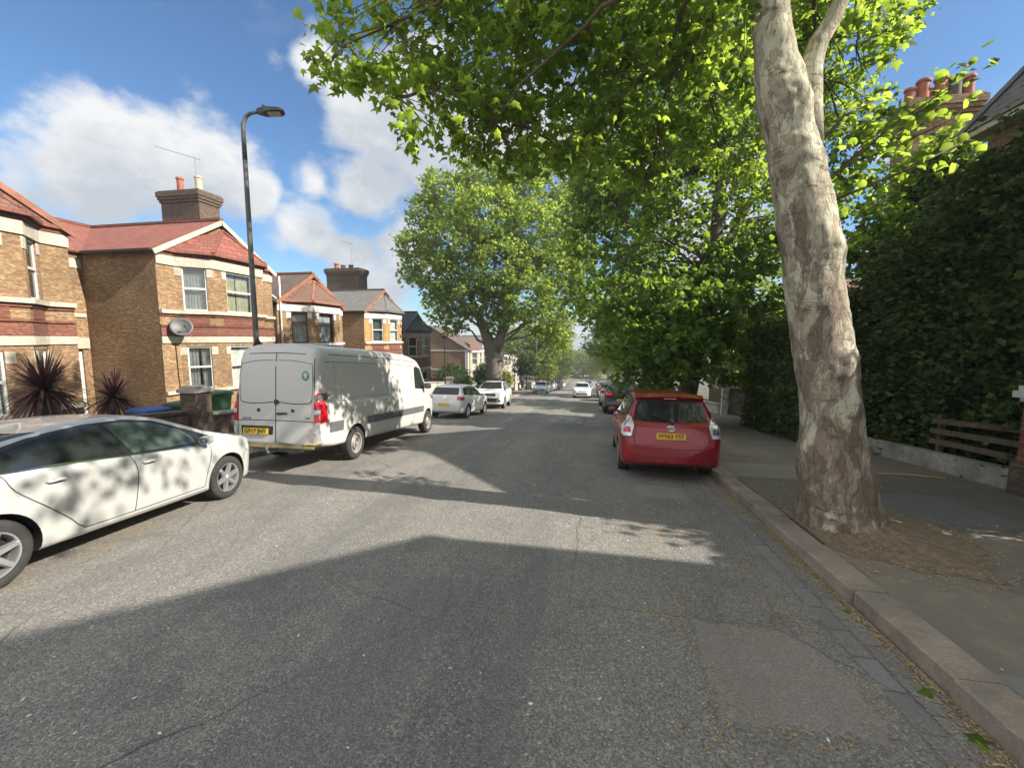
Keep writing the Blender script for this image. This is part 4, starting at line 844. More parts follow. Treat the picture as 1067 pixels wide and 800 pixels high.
# the gable ended brown house past the gap
def gable_house(label, y0, y1, base, xf=-15.6, xb=-25.8, ev=5.2, ap=8.2, name='gable_ended_house', sidem=None, frontm=None, bay=True):
    T = thing(name, label, 'house', (xf, (y0+y1)/2, base), group='terraced houses farther down the left pavement'); sidem = sidem or M['brick_brown']; frontm = frontm or M['stucco']
    wl = MB(); xm = (xf+xb)/2
    for y, sgn in ((y0, 1), (y1, -1)):
        v = [(xb, y, base-.6), (xf, y, base-.6), (xf, y, base+ev), (xm, y, base+ap), (xb, y, base+ev)]; wl.poly(v if sgn > 0 else v[::-1], 0)
    wl.quad((xb, y1, base-.6), (xb, y0, base-.6), (xb, y0, base+ev), (xb, y1, base+ev))
    facade(wl, (xf, y0), (xf, y1), base-.6, base+ev, [], mi=0)
    wl.build('wall', [sidem, frontm], T)
    for z in (2.55, 4.95): tr = MB(); tr.box(xb, xf-.36, y0-.04, y0-.002, base+z, base+z+.16); tr.build('string_course', M['white_gloss'], T)
    tr = MB(); tr.box(xf-.35, xf+.06, y0-.06, y0+.3, base-.5, base+ev); tr.build('corner_pilaster', M['white_gloss'], T)
    rf = MB()
    for s_ in (0, 1):
        x = xf+.3 if s_ == 0 else xb-.3; k = (ap-ev)/((xf-xb)/2); a, b, c, d = (x, y0-.15, base+ev-.3*k+.05), (x, y1+.1, base+ev-.3*k+.05), (xm, y1+.1, base+ap+.05), (xm, y0-.15, base+ap+.05)
        v = [Vector(q) for q in (a, b, c, d)]; lo = [q-Vector((0, 0, .1)) for q in v]; rf.add(v+lo, ((0, 1, 2, 3), (7, 6, 5, 4), (0, 4, 5, 1), (1, 5, 6, 2), (2, 6, 7, 3), (3, 7, 4, 0)))
    rf.build('roof', M['tile_brown'], T)
    if bay:
        by0, by1 = y0+1.2, y1-1.6; c = .9; pts = [(xf, by0), (xf+.9, by0+c), (xf+.9, by1-c), (xf, by1)]; bm_ = MB(); ws = []
        for i in range(3):
            L = math.dist(pts[i], pts[i+1]); hs = [(L*.2, L*.8, base+.9, base+2.4), (L*.2, L*.8, base+3.2, base+4.7)]; PF = facade(bm_, pts[i], pts[i+1], base-.6, base+ev-.1, hs); ws += [(PF, h) for h in hs]
        bm_.build('bay', frontm, T)
        for PF, h in ws: window(T, PF, *h, M['pvc'], M['curtain'])
        for z0, z1, ou in ((2.5, 2.75, .06), (4.75, 5.05, .08)): b2 = MB(); band(b2, pts, base+z0, base+z1, ou); b2.build('string_course', M['white_gloss'], T)
        br = MB(); e = [(xf-.0, by0-.15, base+ev-.1), (xf+1.05, by0+c-.1, base+ev-.1), (xf+1.05, by1-c+.1, base+ev-.1), (xf, by1+.15, base+ev-.1)]; apx = (xf-.6, (by0+by1)/2, base+ev+1.7)
        for i in range(3): br.poly([e[i], e[i+1], apx])
        br.build('bay_roof', M['tile_rust'], T)
    return T
gb = float(zr(53))+.1
gable_house('brown brick house whose broad gabled side wall faces up the street', 52.7, 59.3, gb)
for i, (y, st, l) in enumerate(((59.4, stE, 'first white fronted bay house past the brown gable, seen beside the plane trunk'), (67.4, stE, 'second white fronted bay house past the brown gable'), (73.6, stF, 'far brown brick bay house behind the second left tree'), (81.7, stE, 'far white bay house low down the hill'))):
    bay_house(l, y, 1 if i % 2 == 0 else -1, float(zr(y+3))+.05, st)
# ------------------------------------------------------------------ houses on the right
def hip_house(label, x0, x1, y0, y1, base, ev, rise, wallm, roofm, rx, name='slate_roofed_house', wins=True, ov=.45, group=None, hipfront=2.6):
    T = thing(name, label, 'house', (x0, (y0+y1)/2, base), group=group)
    wl = MB(); PF = None; W = y1-y0; hs = [(W*.12, W*.36, base+1., base+2.7), (W*.62, W*.86, base+1., base+2.7), (W*.14, W*.34, base+4., base+5.6), (W*.64, W*.84, base+4., base+5.6)] if wins else []
    PF = facade(wl, (x0, y1), (x0, y0), base-.8, base+ev, hs); facade(wl, (x0, y0), (x1, y0), base-.8, base+ev, []); facade(wl, (x1, y0), (x1, y1), base-.8, base+ev, []); facade(wl, (x1, y1), (x0, y1), base-.8, base+ev, [])
    wl.build('wall', wallm, T)
    for h in hs: window(T, PF, *h, WG, M['curtain'])
    e = [(x0-ov, y0-ov), (x1+ov, y0-ov), (x1+ov, y1+ov), (x0-ov, y1+ov)]; ym = (y0+y1)/2; z = base+ev+.16
    rf = MB(); r0, r1 = (x0+hipfront, ym, base+ev+rise), (x1-hipfront, ym, base+ev+rise); E = [(*p, z) for p in e]
    rf.poly([E[3], E[0], r0]); rf.poly([E[0], E[1], r1, r0]); rf.poly([E[1], E[2], r1]); rf.poly([E[2], E[3], r0, r1]); rf.poly([(p[0], p[1], z-.02) for p in E])
    ro = rf.build('roof', roofm, T)
    hp = MB()
    for a, b in ((E[0], r0), (E[3], r0), (E[1], r1), (E[2], r1), (r0, r1)): hp.bar(a, b, .2, .1)
    hp.build('hip_tiles', M['lead'], ro)
    sf = MB(); sf.prism([(x0-ov+.02, y0-ov+.02), (x1+ov-.02, y0-ov+.02), (x1+ov-.02, y1+ov-.02), (x0-ov+.02, y1+ov-.02)], base+ev, z-.03); sf.build('eaves_soffit', M['cream'], T)
    return T
hip_house('house beside the viewer whose roof throws the foreground shadow', 9.5, 18, -6.5, 3.2, float(zr(-1)), 7.55, 3.65, M['brick_brown'], M['slate_dark'], 0, ov=.25, group='houses on the right', name='corner_house', hipfront=-.22)
HB = hip_house('dark slate hipped roof house behind the overgrown hedge at the right edge', 9.75, 18, 5.75, 13.6, -.75, 7.9, 4.6, M['brick_brown'], M['slate'], 0, ov=.38, group='houses on the right', hipfront=1.9)
cb = float(zr(18))
HC = hip_house('brick house with a broad chimney and a row of red pots, mostly hidden by leaves', 11.8, 20, 14.6, 22, cb, 7.4, 2.8, M['brick_stock'], M['tile_brown'], 0, name='chimney_house', group='houses on the right')
chimney(HC, 11.1, 17.7, cb, cb+11.25, 1.95, .85, [(-.82, -.05, .5, .16, 'pot_red'), (-.45, -.05, .74, .19, 'pot_red'), (-.16, .12, .5, .13, 'pot_red'), (.06, -.05, .76, .19, 'pot_red'), (.46, -.05, .76, .19, 'pot_dark'), (.68, .1, .5, .13, 'pot_red'), (.86, -.02, .76, .17, 'pot_red')], M['brick_stock'])
hip_house('red brick house glimpsed through the lime tree beyond the driveway', 11, 19, 26, 34, float(zr(30)), 5.6, 2.6, M['brick_red'], M['tile_rust'], 0, name='brick_house', group='houses on the right')
hip_house('brown brick house farther down the right side', 11, 19, 35.5, 44, float(zr(40)), 5.6, 2.8, M['brick_brown'], M['tile_red'], 0, name='brick_house', group='houses on the right')
# ------------------------------------------------------------------ cars
def sm_interp(tab, ys, w=.06):
    a = sorted(tab); X = [p[0] for p in a]; Z = [p[1] for p in a]; out = np.zeros(len(ys)); ks = np.linspace(-1, 1, 9); wt = (1-ks**2)+.02
    for k, q in zip(ks, wt): out += q*np.interp(np.asarray(ys)+k*w, X, Z)
    return out/wt.sum()
def catmull(P, m):
    P = np.asarray(P, float); out = []
    for i in range(len(P)-1):
        p0, p1, p2, p3 = P[max(i-1, 0)], P[i], P[i+1], P[min(i+2, len(P)-1)]
        for j in range(m):
            t = j/m; out.append(.5*(2*p1+(p2-p0)*t+(2*p0-5*p1+4*p2-p3)*t*t+(3*p1-p0-3*p2+p3)*t**3))
    out.append(P[-1]); return np.array(out)
def body_mesh(s):
    L = s['L']; ts = np.linspace(-1, 1, 74); ys = L/2*np.sin(np.pi/2*ts)*(.55)+L/2*ts*.45
    zt = sm_interp(s['top'], ys, s.get('soft', .05)); zb = sm_interp(s['belt'], ys, .1); W = sm_interp(s['half'], ys, .05); z0 = sm_interp(s['bot'], ys, .05)
    zb = np.minimum(zb, zt-.015); tum = s.get('tumble', .42); rr = s.get('round', .09)
    V = []; ring = None
    for y, a, b, w, c in zip(ys, zt, zb, W, z0):
        gh = a-b; wb = w-min(.05, .25*gh+.012); wr = wb-tum*min(gh, .75)-.02; q = min(rr, gh*.45); hgt = b-c
        half = [(0, c), (w*.8, c), (w-.045, c+.025), (w-.015, c+.10*hgt/.7), (w, c+.42*hgt), (w+.008, c+.70*hgt), (w-.012, b-.05*hgt), (wb, b+.008), (wb+(wr-wb)*.5, b+(gh-q)*.5), (wr, a-q), (wr-q*1.15, a-q*.25), (wr*.5, a-.004), (0, a)]
        h = catmull(half, 3); full = [(x, z) for x, z in h]+[(-x, z) for x, z in h[-2:0:-1]]; ring = len(full)
        V += [(x, y, z) for x, z in full]
    n = len(ys); Fc = [(i*ring+k, (i+1)*ring+k, (i+1)*ring+(k+1) % ring, i*ring+(k+1) % ring) for i in range(n-1) for k in range(ring)]
    Fc += [tuple(range(ring)), tuple((n-1)*ring+k for k in range(ring-1, -1, -1))]
    return V, Fc
def make_mesh_obj(name, V, Fc, mats, parent=None):
    me = bpy.data.meshes.new(name); me.from_pydata([tuple(map(float, v)) for v in V], [], Fc)
    for m in mats: me.materials.append(m)
    o = bpy.data.objects.new(name, me); COL.objects.link(o)
    if parent: o.parent = parent
    return o
class Car:
    def __init__(c, name, label, cat, spec, mat, loc, yaw, group=None, roll=None, front_away=True):
        h = math.radians(yaw); s = slope(loc[1])*math.cos(h); c.s = spec
        c.root = thing(name, label, cat, (loc[0], loc[1], float(zroad(loc[0], loc[1]))+.004), (math.atan(s), 0, h), group)
        V, Fc = body_mesh(spec); c.body = make_mesh_obj('body', V, Fc, [mat, M['trim']], c.root)
        bm_ = bmesh.new(); bm_.from_mesh(c.body.data); bmesh.ops.recalc_face_normals(bm_, faces=bm_.faces)
        c.bvh = BVHTree.FromBMesh(bm_); bm_.to_mesh(c.body.data); bm_.free()
        r = spec['wr']; W = max(p[1] for p in spec['half'])
        for y in spec['axles']:
            mb = MB(); seg = 36; base = []
            for sx in (-1, 1):
                for k in range(seg):
                    a = 2*math.pi*k/seg; base.append(((W-.26)*sx if False else sx, y+(r+spec.get('arch', .055))*math.cos(a), r+(r+spec.get('arch', .055))*math.sin(a)))
            for sx in (-1, 1):
                x0, x1 = sorted((sx*(W-.30), sx*(W+.2))); m2 = MB(); vs = [(x0 if p[0] < 0 else x1, p[1], p[2]) for p in base]
                m2.add(vs, [tuple(range(seg-1, -1, -1)), tuple(range(seg, 2*seg))]+[(k, (k+1) % seg, seg+(k+1) % seg, seg+k) for k in range(seg)])
                t = m2.build('cutter', M['trim'], uv=False, local=(0, 0, 0)); bm_ = bmesh.new(); bm_.from_mesh(t.data); bmesh.ops.recalc_face_normals(bm_, faces=bm_.faces); bm_.to_mesh(t.data); bm_.free(); t.parent = c.root
                md = c.body.modifiers.new('b', 'BOOLEAN'); md.operation = 'DIFFERENCE'; md.solver = 'EXACT'; md.object = t
                try: md.material_mode = 'TRANSFER'
                except Exception: pass
        dg = bpy.context.evaluated_depsgraph_get(); me = bpy.data.meshes.new_from_object(c.body.evaluated_get(dg)); c.body.modifiers.clear(); c.body.data = me
        for o in [o for o in c.root.children if o.name.startswith('cutter')]: bpy.data.objects.remove(o)
        me.polygons.foreach_set('use_smooth', [True]*len(me.polygons)); me.set_sharp_from_angle(angle=R(38))
        me.name = 'body'
        for y in spec['axles']:
            for sx in (-1, 1): c.wheel(sx*(W-.115), y, r, sx, spec)
    def panel(c, name, poly, axis, sgn, mat, off=.004, parent=None, cell=.04, smooth=True, thick=0.):
        """a fitted panel: a flat outline pressed on to the body along an axis (x: side view y,z; y: end view x,z; z: top view x,y)"""
        bm_ = bmesh.new(); f3 = {'x': lambda a, b: (0, a, b), 'y': lambda a, b: (a, 0, b), 'z': lambda a, b: (a, b, 0)}[axis]
        f = bm_.faces.new([bm_.verts.new(f3(*p)) for p in poly]); bmesh.ops.triangulate(bm_, faces=[f])
        for ax in range(2):
            lo, hi = min(p[ax] for p in poly), max(p[ax] for p in poly); nrm = Vector(f3(1, 0) if ax == 0 else f3(0, 1))
            for i in range(1, int((hi-lo)/cell)+1):
                v = lo+(hi-lo)*i/(int((hi-lo)/cell)+1); bmesh.ops.bisect_plane(bm_, geom=bm_.verts[:]+bm_.edges[:]+bm_.faces[:], plane_co=nrm*v, plane_no=nrm)
        d = Vector({'x': (1, 0, 0), 'y': (0, 1, 0), 'z': (0, 0, 1)}[axis])
        for v in bm_.verts:
            o = v.co+d*(9*sgn); h = c.bvh.ray_cast(o, -d*sgn)
            if axis == 'x':
                for _ in range(14):
                    if h[0] is not None and abs(h[1].x) > .5: break
                    o = o-Vector((0, 0, .008)); h = c.bvh.ray_cast(o, -d*sgn)
            if h[0] is None: h = c.bvh.find_nearest(v.co+d*sgn*.7)
            n = h[1]; n = n if n.dot(d*sgn) > 0 else -n
            v.co = h[0]+n*off
        bmesh.ops.recalc_face_normals(bm_, faces=bm_.faces)
        if sum(f.normal.dot(d*sgn) for f in bm_.faces) < 0: bmesh.ops.reverse_faces(bm_, faces=bm_.faces)
        if thick:
            g = bmesh.ops.extrude_face_region(bm_, geom=bm_.faces[:]); 
            for v in [e for e in g['geom'] if isinstance(e, bmesh.types.BMVert)]: v.co += d*sgn*thick
        me = bpy.data.meshes.new(name); bm_.to_mesh(me); bm_.free(); me.materials.append(mat)
        me.polygons.foreach_set('use_smooth', [smooth]*len(me.polygons))
        if thick: me.set_sharp_from_angle(angle=R(35))
        o = bpy.data.objects.new(name, me); COL.objects.link(o); o.parent = parent or c.root; return o
    def line(c, name, pts, axis, sgn, w=.010, mat=None, off=.0025, parent=None):
        """a seam following the body"""
        P = catmull(pts, 5) if len(pts) > 2 else np.array([np.array(pts[0])+(np.array(pts[1])-np.array(pts[0]))*i/12 for i in range(13)])
        f3 = {'x': lambda a, b: (0, a, b), 'y': lambda a, b: (a, 0, b), 'z': lambda a, b: (a, b, 0)}[axis]; d = Vector({'x': (1, 0, 0), 'y': (0, 1, 0), 'z': (0, 0, 1)}[axis]); vs = []
        for i, p in enumerate(P):
            t = P[min(i+1, len(P)-1)]-P[max(i-1, 0)]; t = t/(np.linalg.norm(t)+1e-9); q = np.array((-t[1], t[0]))*w/2
            for s in (-1, 1):
                e = p+q*s; h = c.bvh.ray_cast(Vector(f3(*e))+d*9*sgn, -d*sgn)
                if h[0] is None: h = c.bvh.find_nearest(Vector(f3(*e))+d*sgn*.7)
                n = h[1]; n = n if n.dot(d*sgn) > 0 else -n; vs.append(h[0]+n*off)
        return make_mesh_obj(name, vs, [(2*i, 2*i+2, 2*i+3, 2*i+1) for i in range(len(P)-1)], [mat or M['gap']], parent or c.body)
    def hit(c, a, b, axis, sgn):
        f3 = {'x': lambda a, b: (0, a, b), 'y': lambda a, b: (a, 0, b), 'z': lambda a, b: (a, b, 0)}[axis]; d = Vector({'x': (1, 0, 0), 'y': (0, 1, 0), 'z': (0, 0, 1)}[axis])
        h = c.bvh.ray_cast(Vector(f3(a, b))+d*9*sgn, -d*sgn)
        if h[0] is None: h = c.bvh.find_nearest(Vector(f3(a, b))+d*sgn*.8)
        n = h[1]; return h[0], (n if n.dot(d*sgn) > 0 else -n)
    def wheel(c, x, y, r, sx, s):
        T = lambda a, b, z: (x+sx*z, y+a, r+b); w = s.get('tw', .2); rim = s.get('rim', .66)
        mb = MB(); mb.lathe([(r*rim, -w/2), (r*.9, -w/2), (r*.985, -w*.42), (r, -w*.3), (r, w*.3), (r*.985, w*.42), (r*.93, w*.5), (r*.80, w*.53), (r*rim, w*.47), (r*rim*.97, w*.36), (r*rim*.95, -w*.2)], 40, T, cap=False)
        wh = mb.build('wheel', M['rubber'], c.root, uv=False, local=(0, 0, 0), sharp=50)
        mb = MB(); R0 = r*rim; k = s.get('spokes', 5)
        mb.lathe([(R0*1.0, w*.47), (R0*1.02, w*.50), (R0*.95, w*.48), (R0*.90, w*.30), (R0*.88, -.02)], 40, T, cap=False)
        hubz = w*.36
        if k:
            for i in range(k):
                a = 2*math.pi*i/k+.3; ca, sa = math.cos(a), math.sin(a); pw, qw = R0*s.get('spw', .17), R0*s.get('spw', .17)*.8
                def q(rad, off, z): return T(ca*rad-sa*off, sa*rad+ca*off, z)
                v = [q(R0*.1, -pw, hubz-.03), q(R0*.93, -qw, hubz-.0), q(R0*.93, qw, hubz), q(R0*.1, pw, hubz-.03), q(R0*.1, -pw*.7, hubz+.02), q(R0*.94, -qw*.6, hubz+.035), q(R0*.94, qw*.6, hubz+.035), q(R0*.1, pw*.7, hubz+.02)]
                mb.add(v, ((0, 1, 2, 3), (7, 6, 5, 4), (0, 4, 5, 1), (1, 5, 6, 2), (2, 6, 7, 3), (3, 7, 4, 0)))
            mb.lathe([(R0*.25, hubz-.02), (R0*.24, hubz+.02), (R0*.16, hubz+.035), (.004, hubz+.04)], 20, T)
        else:
            mb.lathe([(R0*.95, hubz-.02), (R0*.80, hubz-.05), (R0*.62, hubz-.01), (R0*.55, hubz+.03), (R0*.40, hubz+.04), (R0*.30, hubz+.0), (R0*.26, hubz+.05), (.004, hubz+.055)], 30, T, cap=False)
            for i in range(16):
                a = 2*math.pi*i/16; e = (R0*.7*math.cos(a), R0*.7*math.sin(a)); mb.lathe([(.022, hubz-.03), (.02, hubz-.018), (.003, hubz-.02)], 8, lambda p, q_, z: T(e[0]+p, e[1]+q_, z))
        mb.build('rim', M[s.get('rimmat', 'alloy')], wh, uv=False, local=(0, 0, 0), sharp=45)
        mb = MB(); mb.lathe([(R0*.93, -.03), (R0*.92, 0.0), (.003, .0)], 24, T, cap=False); mb.build('brake_disc', M['trim'], wh, uv=False, local=(0, 0, 0))
    def plate(c, x, z, sgn, mat, txt, w=.50, h=.11):
        p, n = c.hit(x, z, 'y', sgn); n = Vector((0, sgn, 0)); p = p+Vector((0, sgn*.022, 0)); ux = Vector((-sgn, 0, 0)); ux = Vector((1, 0, 0)) if sgn < 0 else Vector((-1, 0, 0)); uz = Vector((0, 0, 1)); mb = MB()
        v = [p+ux*a*w/2+uz*b*h/2+n*k for k in (-.03, 0) for a, b in ((-1, -1), (1, -1), (1, 1), (-1, 1))]; mb.add(v, ((0, 1, 2, 3), (7, 6, 5, 4), (0, 4, 5, 1), (1, 5, 6, 2), (2, 6, 7, 3), (3, 7, 4, 0)))
        o = mb.build('number_plate', mat, c.root, uv=False, local=(0, 0, 0))
        if txt: c.text(txt, p+n*.0035, ux, uz, h*.95, M['ink'], o, 'plate_text', squeeze=w*.9)
        return o
    def text(c, txt, p, ux, uz, size, mat, parent, name, squeeze=None):
        cu = bpy.data.curves.new('t', 'FONT'); cu.body = txt; cu.size = size; cu.align_x = 'CENTER'; cu.align_y = 'CENTER'; cu.extrude = .001; cu.offset = size*.018
        to = bpy.data.objects.new('t', cu); COL.objects.link(to); dg = bpy.context.evaluated_depsgraph_get(); me = bpy.data.meshes.new_from_object(to.evaluated_get(dg)); bpy.data.objects.remove(to)
        xs = [v.co.x for v in me.vertices]; k = min(1.3, squeeze/(max(xs)-min(xs))) if squeeze else 1; n = ux.cross(uz)
        for v in me.vertices: q = v.co.copy(); v.co = p+ux*(q.x*k)+uz*q.y+n*q.z
        me.materials.clear(); me.materials.append(mat); o = bpy.data.objects.new(name, me); me.name = name; COL.objects.link(o); o.parent = parent; return o
    def mirror(c, x, y, z, mat, big=1.):
        for s in (-1, 1):
            mb = MB(); mb.lathe([(.02, -.10), (.07, -.085), (.10, -.03), (.105, .03), (.08, .085), (.02, .10)], 16, lambda a, b, k: (s*(x+.09+k*.9*big), y+a*.6*big, z+b*.56*big)); mb.tube([(s*(x-.03), y, z-.04), (s*(x+.06), y-.01, z-.02)], .03, 8)
            o = mb.build('mirror', mat, c.root, uv=False, local=(0, 0, 0), smooth=True)
            g = MB(); g.lathe([(.075, -.0), (.004, .0)], 16, lambda a, b, k: (s*(x+.10)+a*.9*big, y-.06*big, z+b*.48*big)); g.build('mirror_glass', M['mirror_glass'], o, uv=False, local=(0, 0, 0))
    def handle(c, y, z, sgn, w=.17):
        p, n = c.hit(y, z, 'x', sgn); mb = MB(); ch = [Vector((p.x+sgn*k, y+a*w/2, z+.01*(1-abs(a)))) for a, k in ((-1, -.004), (-.75, .024), (0, .034), (.75, .024), (1, -.004))]; mb.tube(ch, [.013, .016, .016, .016, .013], 8)
        mb.build('door_handle', c.body.data.materials[0], c.root, uv=False, local=(0, 0, 0), smooth=True)
        c.panel('handle_recess', [(y+w*.42*math.cos(a), z-.006+.026*math.sin(a)) for a in np.linspace(0, 6.28, 14)[:-1]], 'x', sgn, M['gap'], .0015, c.body)
def sides(c, dlo, glasses, mats=None, trim=True):
    for s in (-1, 1):
        fr = c.panel('window_surround', dlo, 'x', s, M['trim'], .005)
        for i, g in enumerate(glasses): c.panel('side_window', g, 'x', s, (mats or [M['cglass']]*9)[i], .010, fr)
def ell(cx, cz, a, b, n=18): return [(cx+a*math.cos(t), cz+b*math.sin(t)) for t in np.linspace(0, 2*math.pi, n+1)[:-1]]
def sym(p): return [(-a, b) for a, b in p[::-1]]
# --- white hybrid hatchback at the left edge (facing away from us, wedge profile)
LOW = lambda z: z if z < .9 else .9+(z-.9)*.83
def lowp(p): return [(a, LOW(b)) for a, b in p]
prius = dict(L=4.16, wr=.315, axles=(1.30, -1.42), tw=.19, rim=.66, spokes=6, spw=.17, soft=.05, tumble=.44,
    top=[(-2.08, .58), (-2.06, .92), (-2.0, 1.10), (-1.86, 1.17), (-1.5, 1.28), (-1.0, 1.40), (-.5, 1.475), (-.1, 1.49), (.2, 1.47), (.5, 1.395), (.8, 1.26), (1.1, 1.10), (1.34, .985), (1.6, .90), (1.85, .80), (2.0, .68), (2.06, .56), (2.08, .46)],
    belt=[(-2.08, 1.02), (-1.2, 1.0), (0, .93), (.9, .86), (1.4, .90), (2.08, .85)],
    half=[(-2.08, .66), (-2.02, .76), (-1.8, .835), (-1.2, .865), (.9, .865), (1.5, .85), (1.8, .79), (1.98, .66), (2.05, .52), (2.08, .40)], bot=[(-2.08, .36), (-1.95, .22), (1.9, .19), (2.08, .28)])
prius['top'] = lowp(prius['top']); prius['belt'] = lowp(prius['belt'])
c = Car('hybrid_hatchback', 'white hybrid hatchback with six spoke alloys, cut off by the left frame edge', 'car', prius, M['white_car'], (-6.08, 4.02), 4.5)
dlo = [(-1.62, 1.05), (-1.42, 1.235), (-.9, 1.37), (-.45, 1.425), (0, 1.425), (.35, 1.36), (.75, 1.165), (1.16, .955), (.95, .885), (0, .95), (-1., 1.02)]
sides(c, lowp(dlo), [lowp(q) for q in [[(-1.5, 1.065), (-1.33, 1.215), (-.9, 1.335), (-.5, 1.385), (-.36, 1.385), (-.20, .985), (-.9, 1.035)], [(-.10, .975), (-.25, 1.39), (0, 1.392), (.32, 1.328), (.66, 1.165), (.78, 1.03), (.80, .925)], [(.83, .923), (.82, 1.03), (.90, 1.04), (1.06, .95), (.95, .905)]]], [M['cglass'], M['cglass_clear'], M['cglass']])
c.panel('windscreen', lowp([(-.62, .99), (.62, .99), (.52, 1.39), (0, 1.43), (-.52, 1.39)]), 'y', 1, M['cglass'], .005)
c.panel('rear_window', lowp([(-.6, 1.13), (.6, 1.13), (.52, 1.40), (-.52, 1.40)]), 'y', -1, M['cglass'], .005)
for s in (-1, 1):
    c.line('door_seam', [(-.16, .95), (-.11, .75), (-.12, .5), (-.14, .30)], 'x', s); c.line('door_seam', [(.98, .88), (.96, .7), (.90, .5), (.86, .30)], 'x', s)
    c.line('door_seam', [(-1.32, 1.02), (-1.25, .85), (-1.0, .62), (-.82, .45), (-.70, .33), (-.5, .30), (.86, .30)], 'x', s); c.line('bumper_seam', [(1.72, .66), (1.66, .6), (1.63, .52)], 'x', s)
    c.handle(-.93, .87, s); c.handle(.04, .84, s)
    c.panel('headlight', [(1.58, .80), (1.9, .70), (2.0, .60), (1.93, .56), (1.72, .66), (1.5, .82)], 'x', s, M['lamp_clear'], .006)
    c.line('sill_strip', [(-.85, .235), (.9, .235)], 'x', s, .05, M['trim'], .004)
    c.line('waist_seam', [(-1.55, 1.045), (-.9, 1.005), (0, .94), (.95, .875)], 'x', s, .016, M['chrome'], .007)
c.line('bonnet_seam', [(-.60, 1.2), (-.66, 1.5), (-.6, 1.75)], 'z', 1); c.line('bonnet_seam', [(.60, 1.2), (.66, 1.5), (.6, 1.75)], 'z', 1)
c.mirror(.80, .86, .955, M['white_car'])
# --- red estate on the right, rear towards us
est = dict(L=4.6, wr=.32, axles=(1.42, -1.32), tw=.2, rim=.66, spokes=5, soft=.035, tumble=.40,
    top=[(-2.30, .60), (-2.285, .80), (-2.24, 1.0), (-2.16, 1.12), (-2.05, 1.30), (-1.95, 1.475), (-1.86, 1.545), (-1.5, 1.565), (-.6, 1.60), (.1, 1.585), (.5, 1.50), (.95, 1.27), (1.25, 1.08), (1.6, .96), (2.0, .82), (2.2, .66), (2.28, .55), (2.30, .45)],
    belt=[(-2.3, 1.0), (-1.6, 1.05), (0, 1.0), (1.2, .95), (2.3, .9)],
    half=[(-2.3, .70), (-2.27, .79), (-2.18, .85), (-1.9, .878), (-1.2, .886), (1.2, .886), (1.8, .84), (2.15, .68), (2.3, .42)], bot=[(-2.3, .34), (-2.15, .25), (2.2, .2), (2.3, .3)])
c = Car('estate_car', 'red hybrid estate car parked at the right kerb showing its rear with a yellow plate', 'car', est, M['red_car'], (1.42, 10.18), -.6)
sides(c, [(-2.0, 1.16), (-1.88, 1.43), (-1.3, 1.475), (-.4, 1.50), (.2, 1.485), (.55, 1.38), (1.15, 1.03), (.9, 1.0), (-1.2, 1.08)], [[(-1.9, 1.18), (-1.8, 1.40), (-1.25, 1.44), (-1.18, 1.11)], [(-1.08, 1.11), (-1.15, 1.445), (-.28, 1.465), (-.2, 1.06)], [(-.1, 1.05), (-.16, 1.465), (.2, 1.45), (.5, 1.34), (.98, 1.05), (.88, 1.02)]])
rw = c.panel('rear_window', [(-.64, 1.075), (-.3, 1.055), (.3, 1.055), (.64, 1.075), (.585, 1.37), (.52, 1.435), (-.52, 1.435), (-.585, 1.37)], 'y', -1, M['cglass'], .006)
c.panel('windscreen', [(-.6, 1.1), (.6, 1.1), (.5, 1.48), (-.5, 1.48)], 'y', 1, M['cglass'], .005)
# spoiler lip over the rear window
sp = MB(); 
for i in range(12):
    a, b = -1+2*i/12, -1+2*(i+1)/12; f = lambda t: (t*.60, -2.07+.07*t*t, 1.512-.03*t*t); g = lambda t: (t*.62, -1.80+.02*t*t, 1.572-.03*t*t); k = lambda t: (t*.585, -1.985+.05*t*t, 1.445-.02*t*t)
    sp.quad(f(a), f(b), g(b), g(a)); sp.quad(k(b), k(a), g(a), g(b)) if False else sp.quad(k(a), k(b), f(b), f(a))
sp.build('roof_spoiler', M['red_car'], c.root, uv=False, local=(0, 0, 0), smooth=True)
bl_ = MB(); bl_.bar((-.11, -2.075, 1.478), (.11, -2.075, 1.478), .02, .018); bl_.build('brake_light', M['lamp_red'], c.root, uv=False, local=(0, 0, 0))
for s in (-1, 1):
    p = [(.64*s, 1.0), (.69*s, 1.13), (.75*s, 1.15), (.78*s, 1.02), (.83*s, .86), (.83*s, .80), (.69*s, .80), (.665*s, .9)]
    tl = c.panel('tail_light', p if s > 0 else p, 'y', -1, M['lamp_clear'], .010, thick=-.006)
    c.panel('tail_light_side', [(-2.24, .80), (-2.26, .92), (-2.16, 1.10), (-2.04, 1.17), (-2.08, 1.02), (-2.12, .86)], 'x', s, M['lamp_clear'], .008, tl)
    q = [(.70*s, .86), (.70*s, .96), (.79*s, .97), (.82*s, .87)]; c.panel('red_reflector', q, 'y', -1, M['lamp_dark'] if s > 0 else M['lamp_red'], .014, tl)
    q = [(.74*s, .40), (.755*s, .58), (.785*s, .60), (.80*s, .42)]; c.panel('bumper_reflector', q, 'y', -1, M['lamp_red'], .006)
    c.line('tailgate_seam', [(.66*s, 1.03), (.61*s, .92), (.64*s, .80), (.62*s, .66), (.57*s, .60)], 'y', -1, .014)
    c.line('bumper_crease', [(.64*s, .79), (.74*s, .78), (.86*s, .77)], 'y', -1, .012); c.line('wheel_seam', [(-.15, 1.03), (-.12, .7), (-.15, .3)], 'x', s); c.handle(-.75, .97, s); c.handle(.1, .95, s)
c.line('tailgate_seam', [(-.57, .60), (0, .585), (.57, .60)], 'y', -1, .014); c.line('bumper_crease', [(-.78, .47), (-.4, .44), (0, .43), (.4, .44), (.78, .47)], 'y', -1, .014, M['trim'])
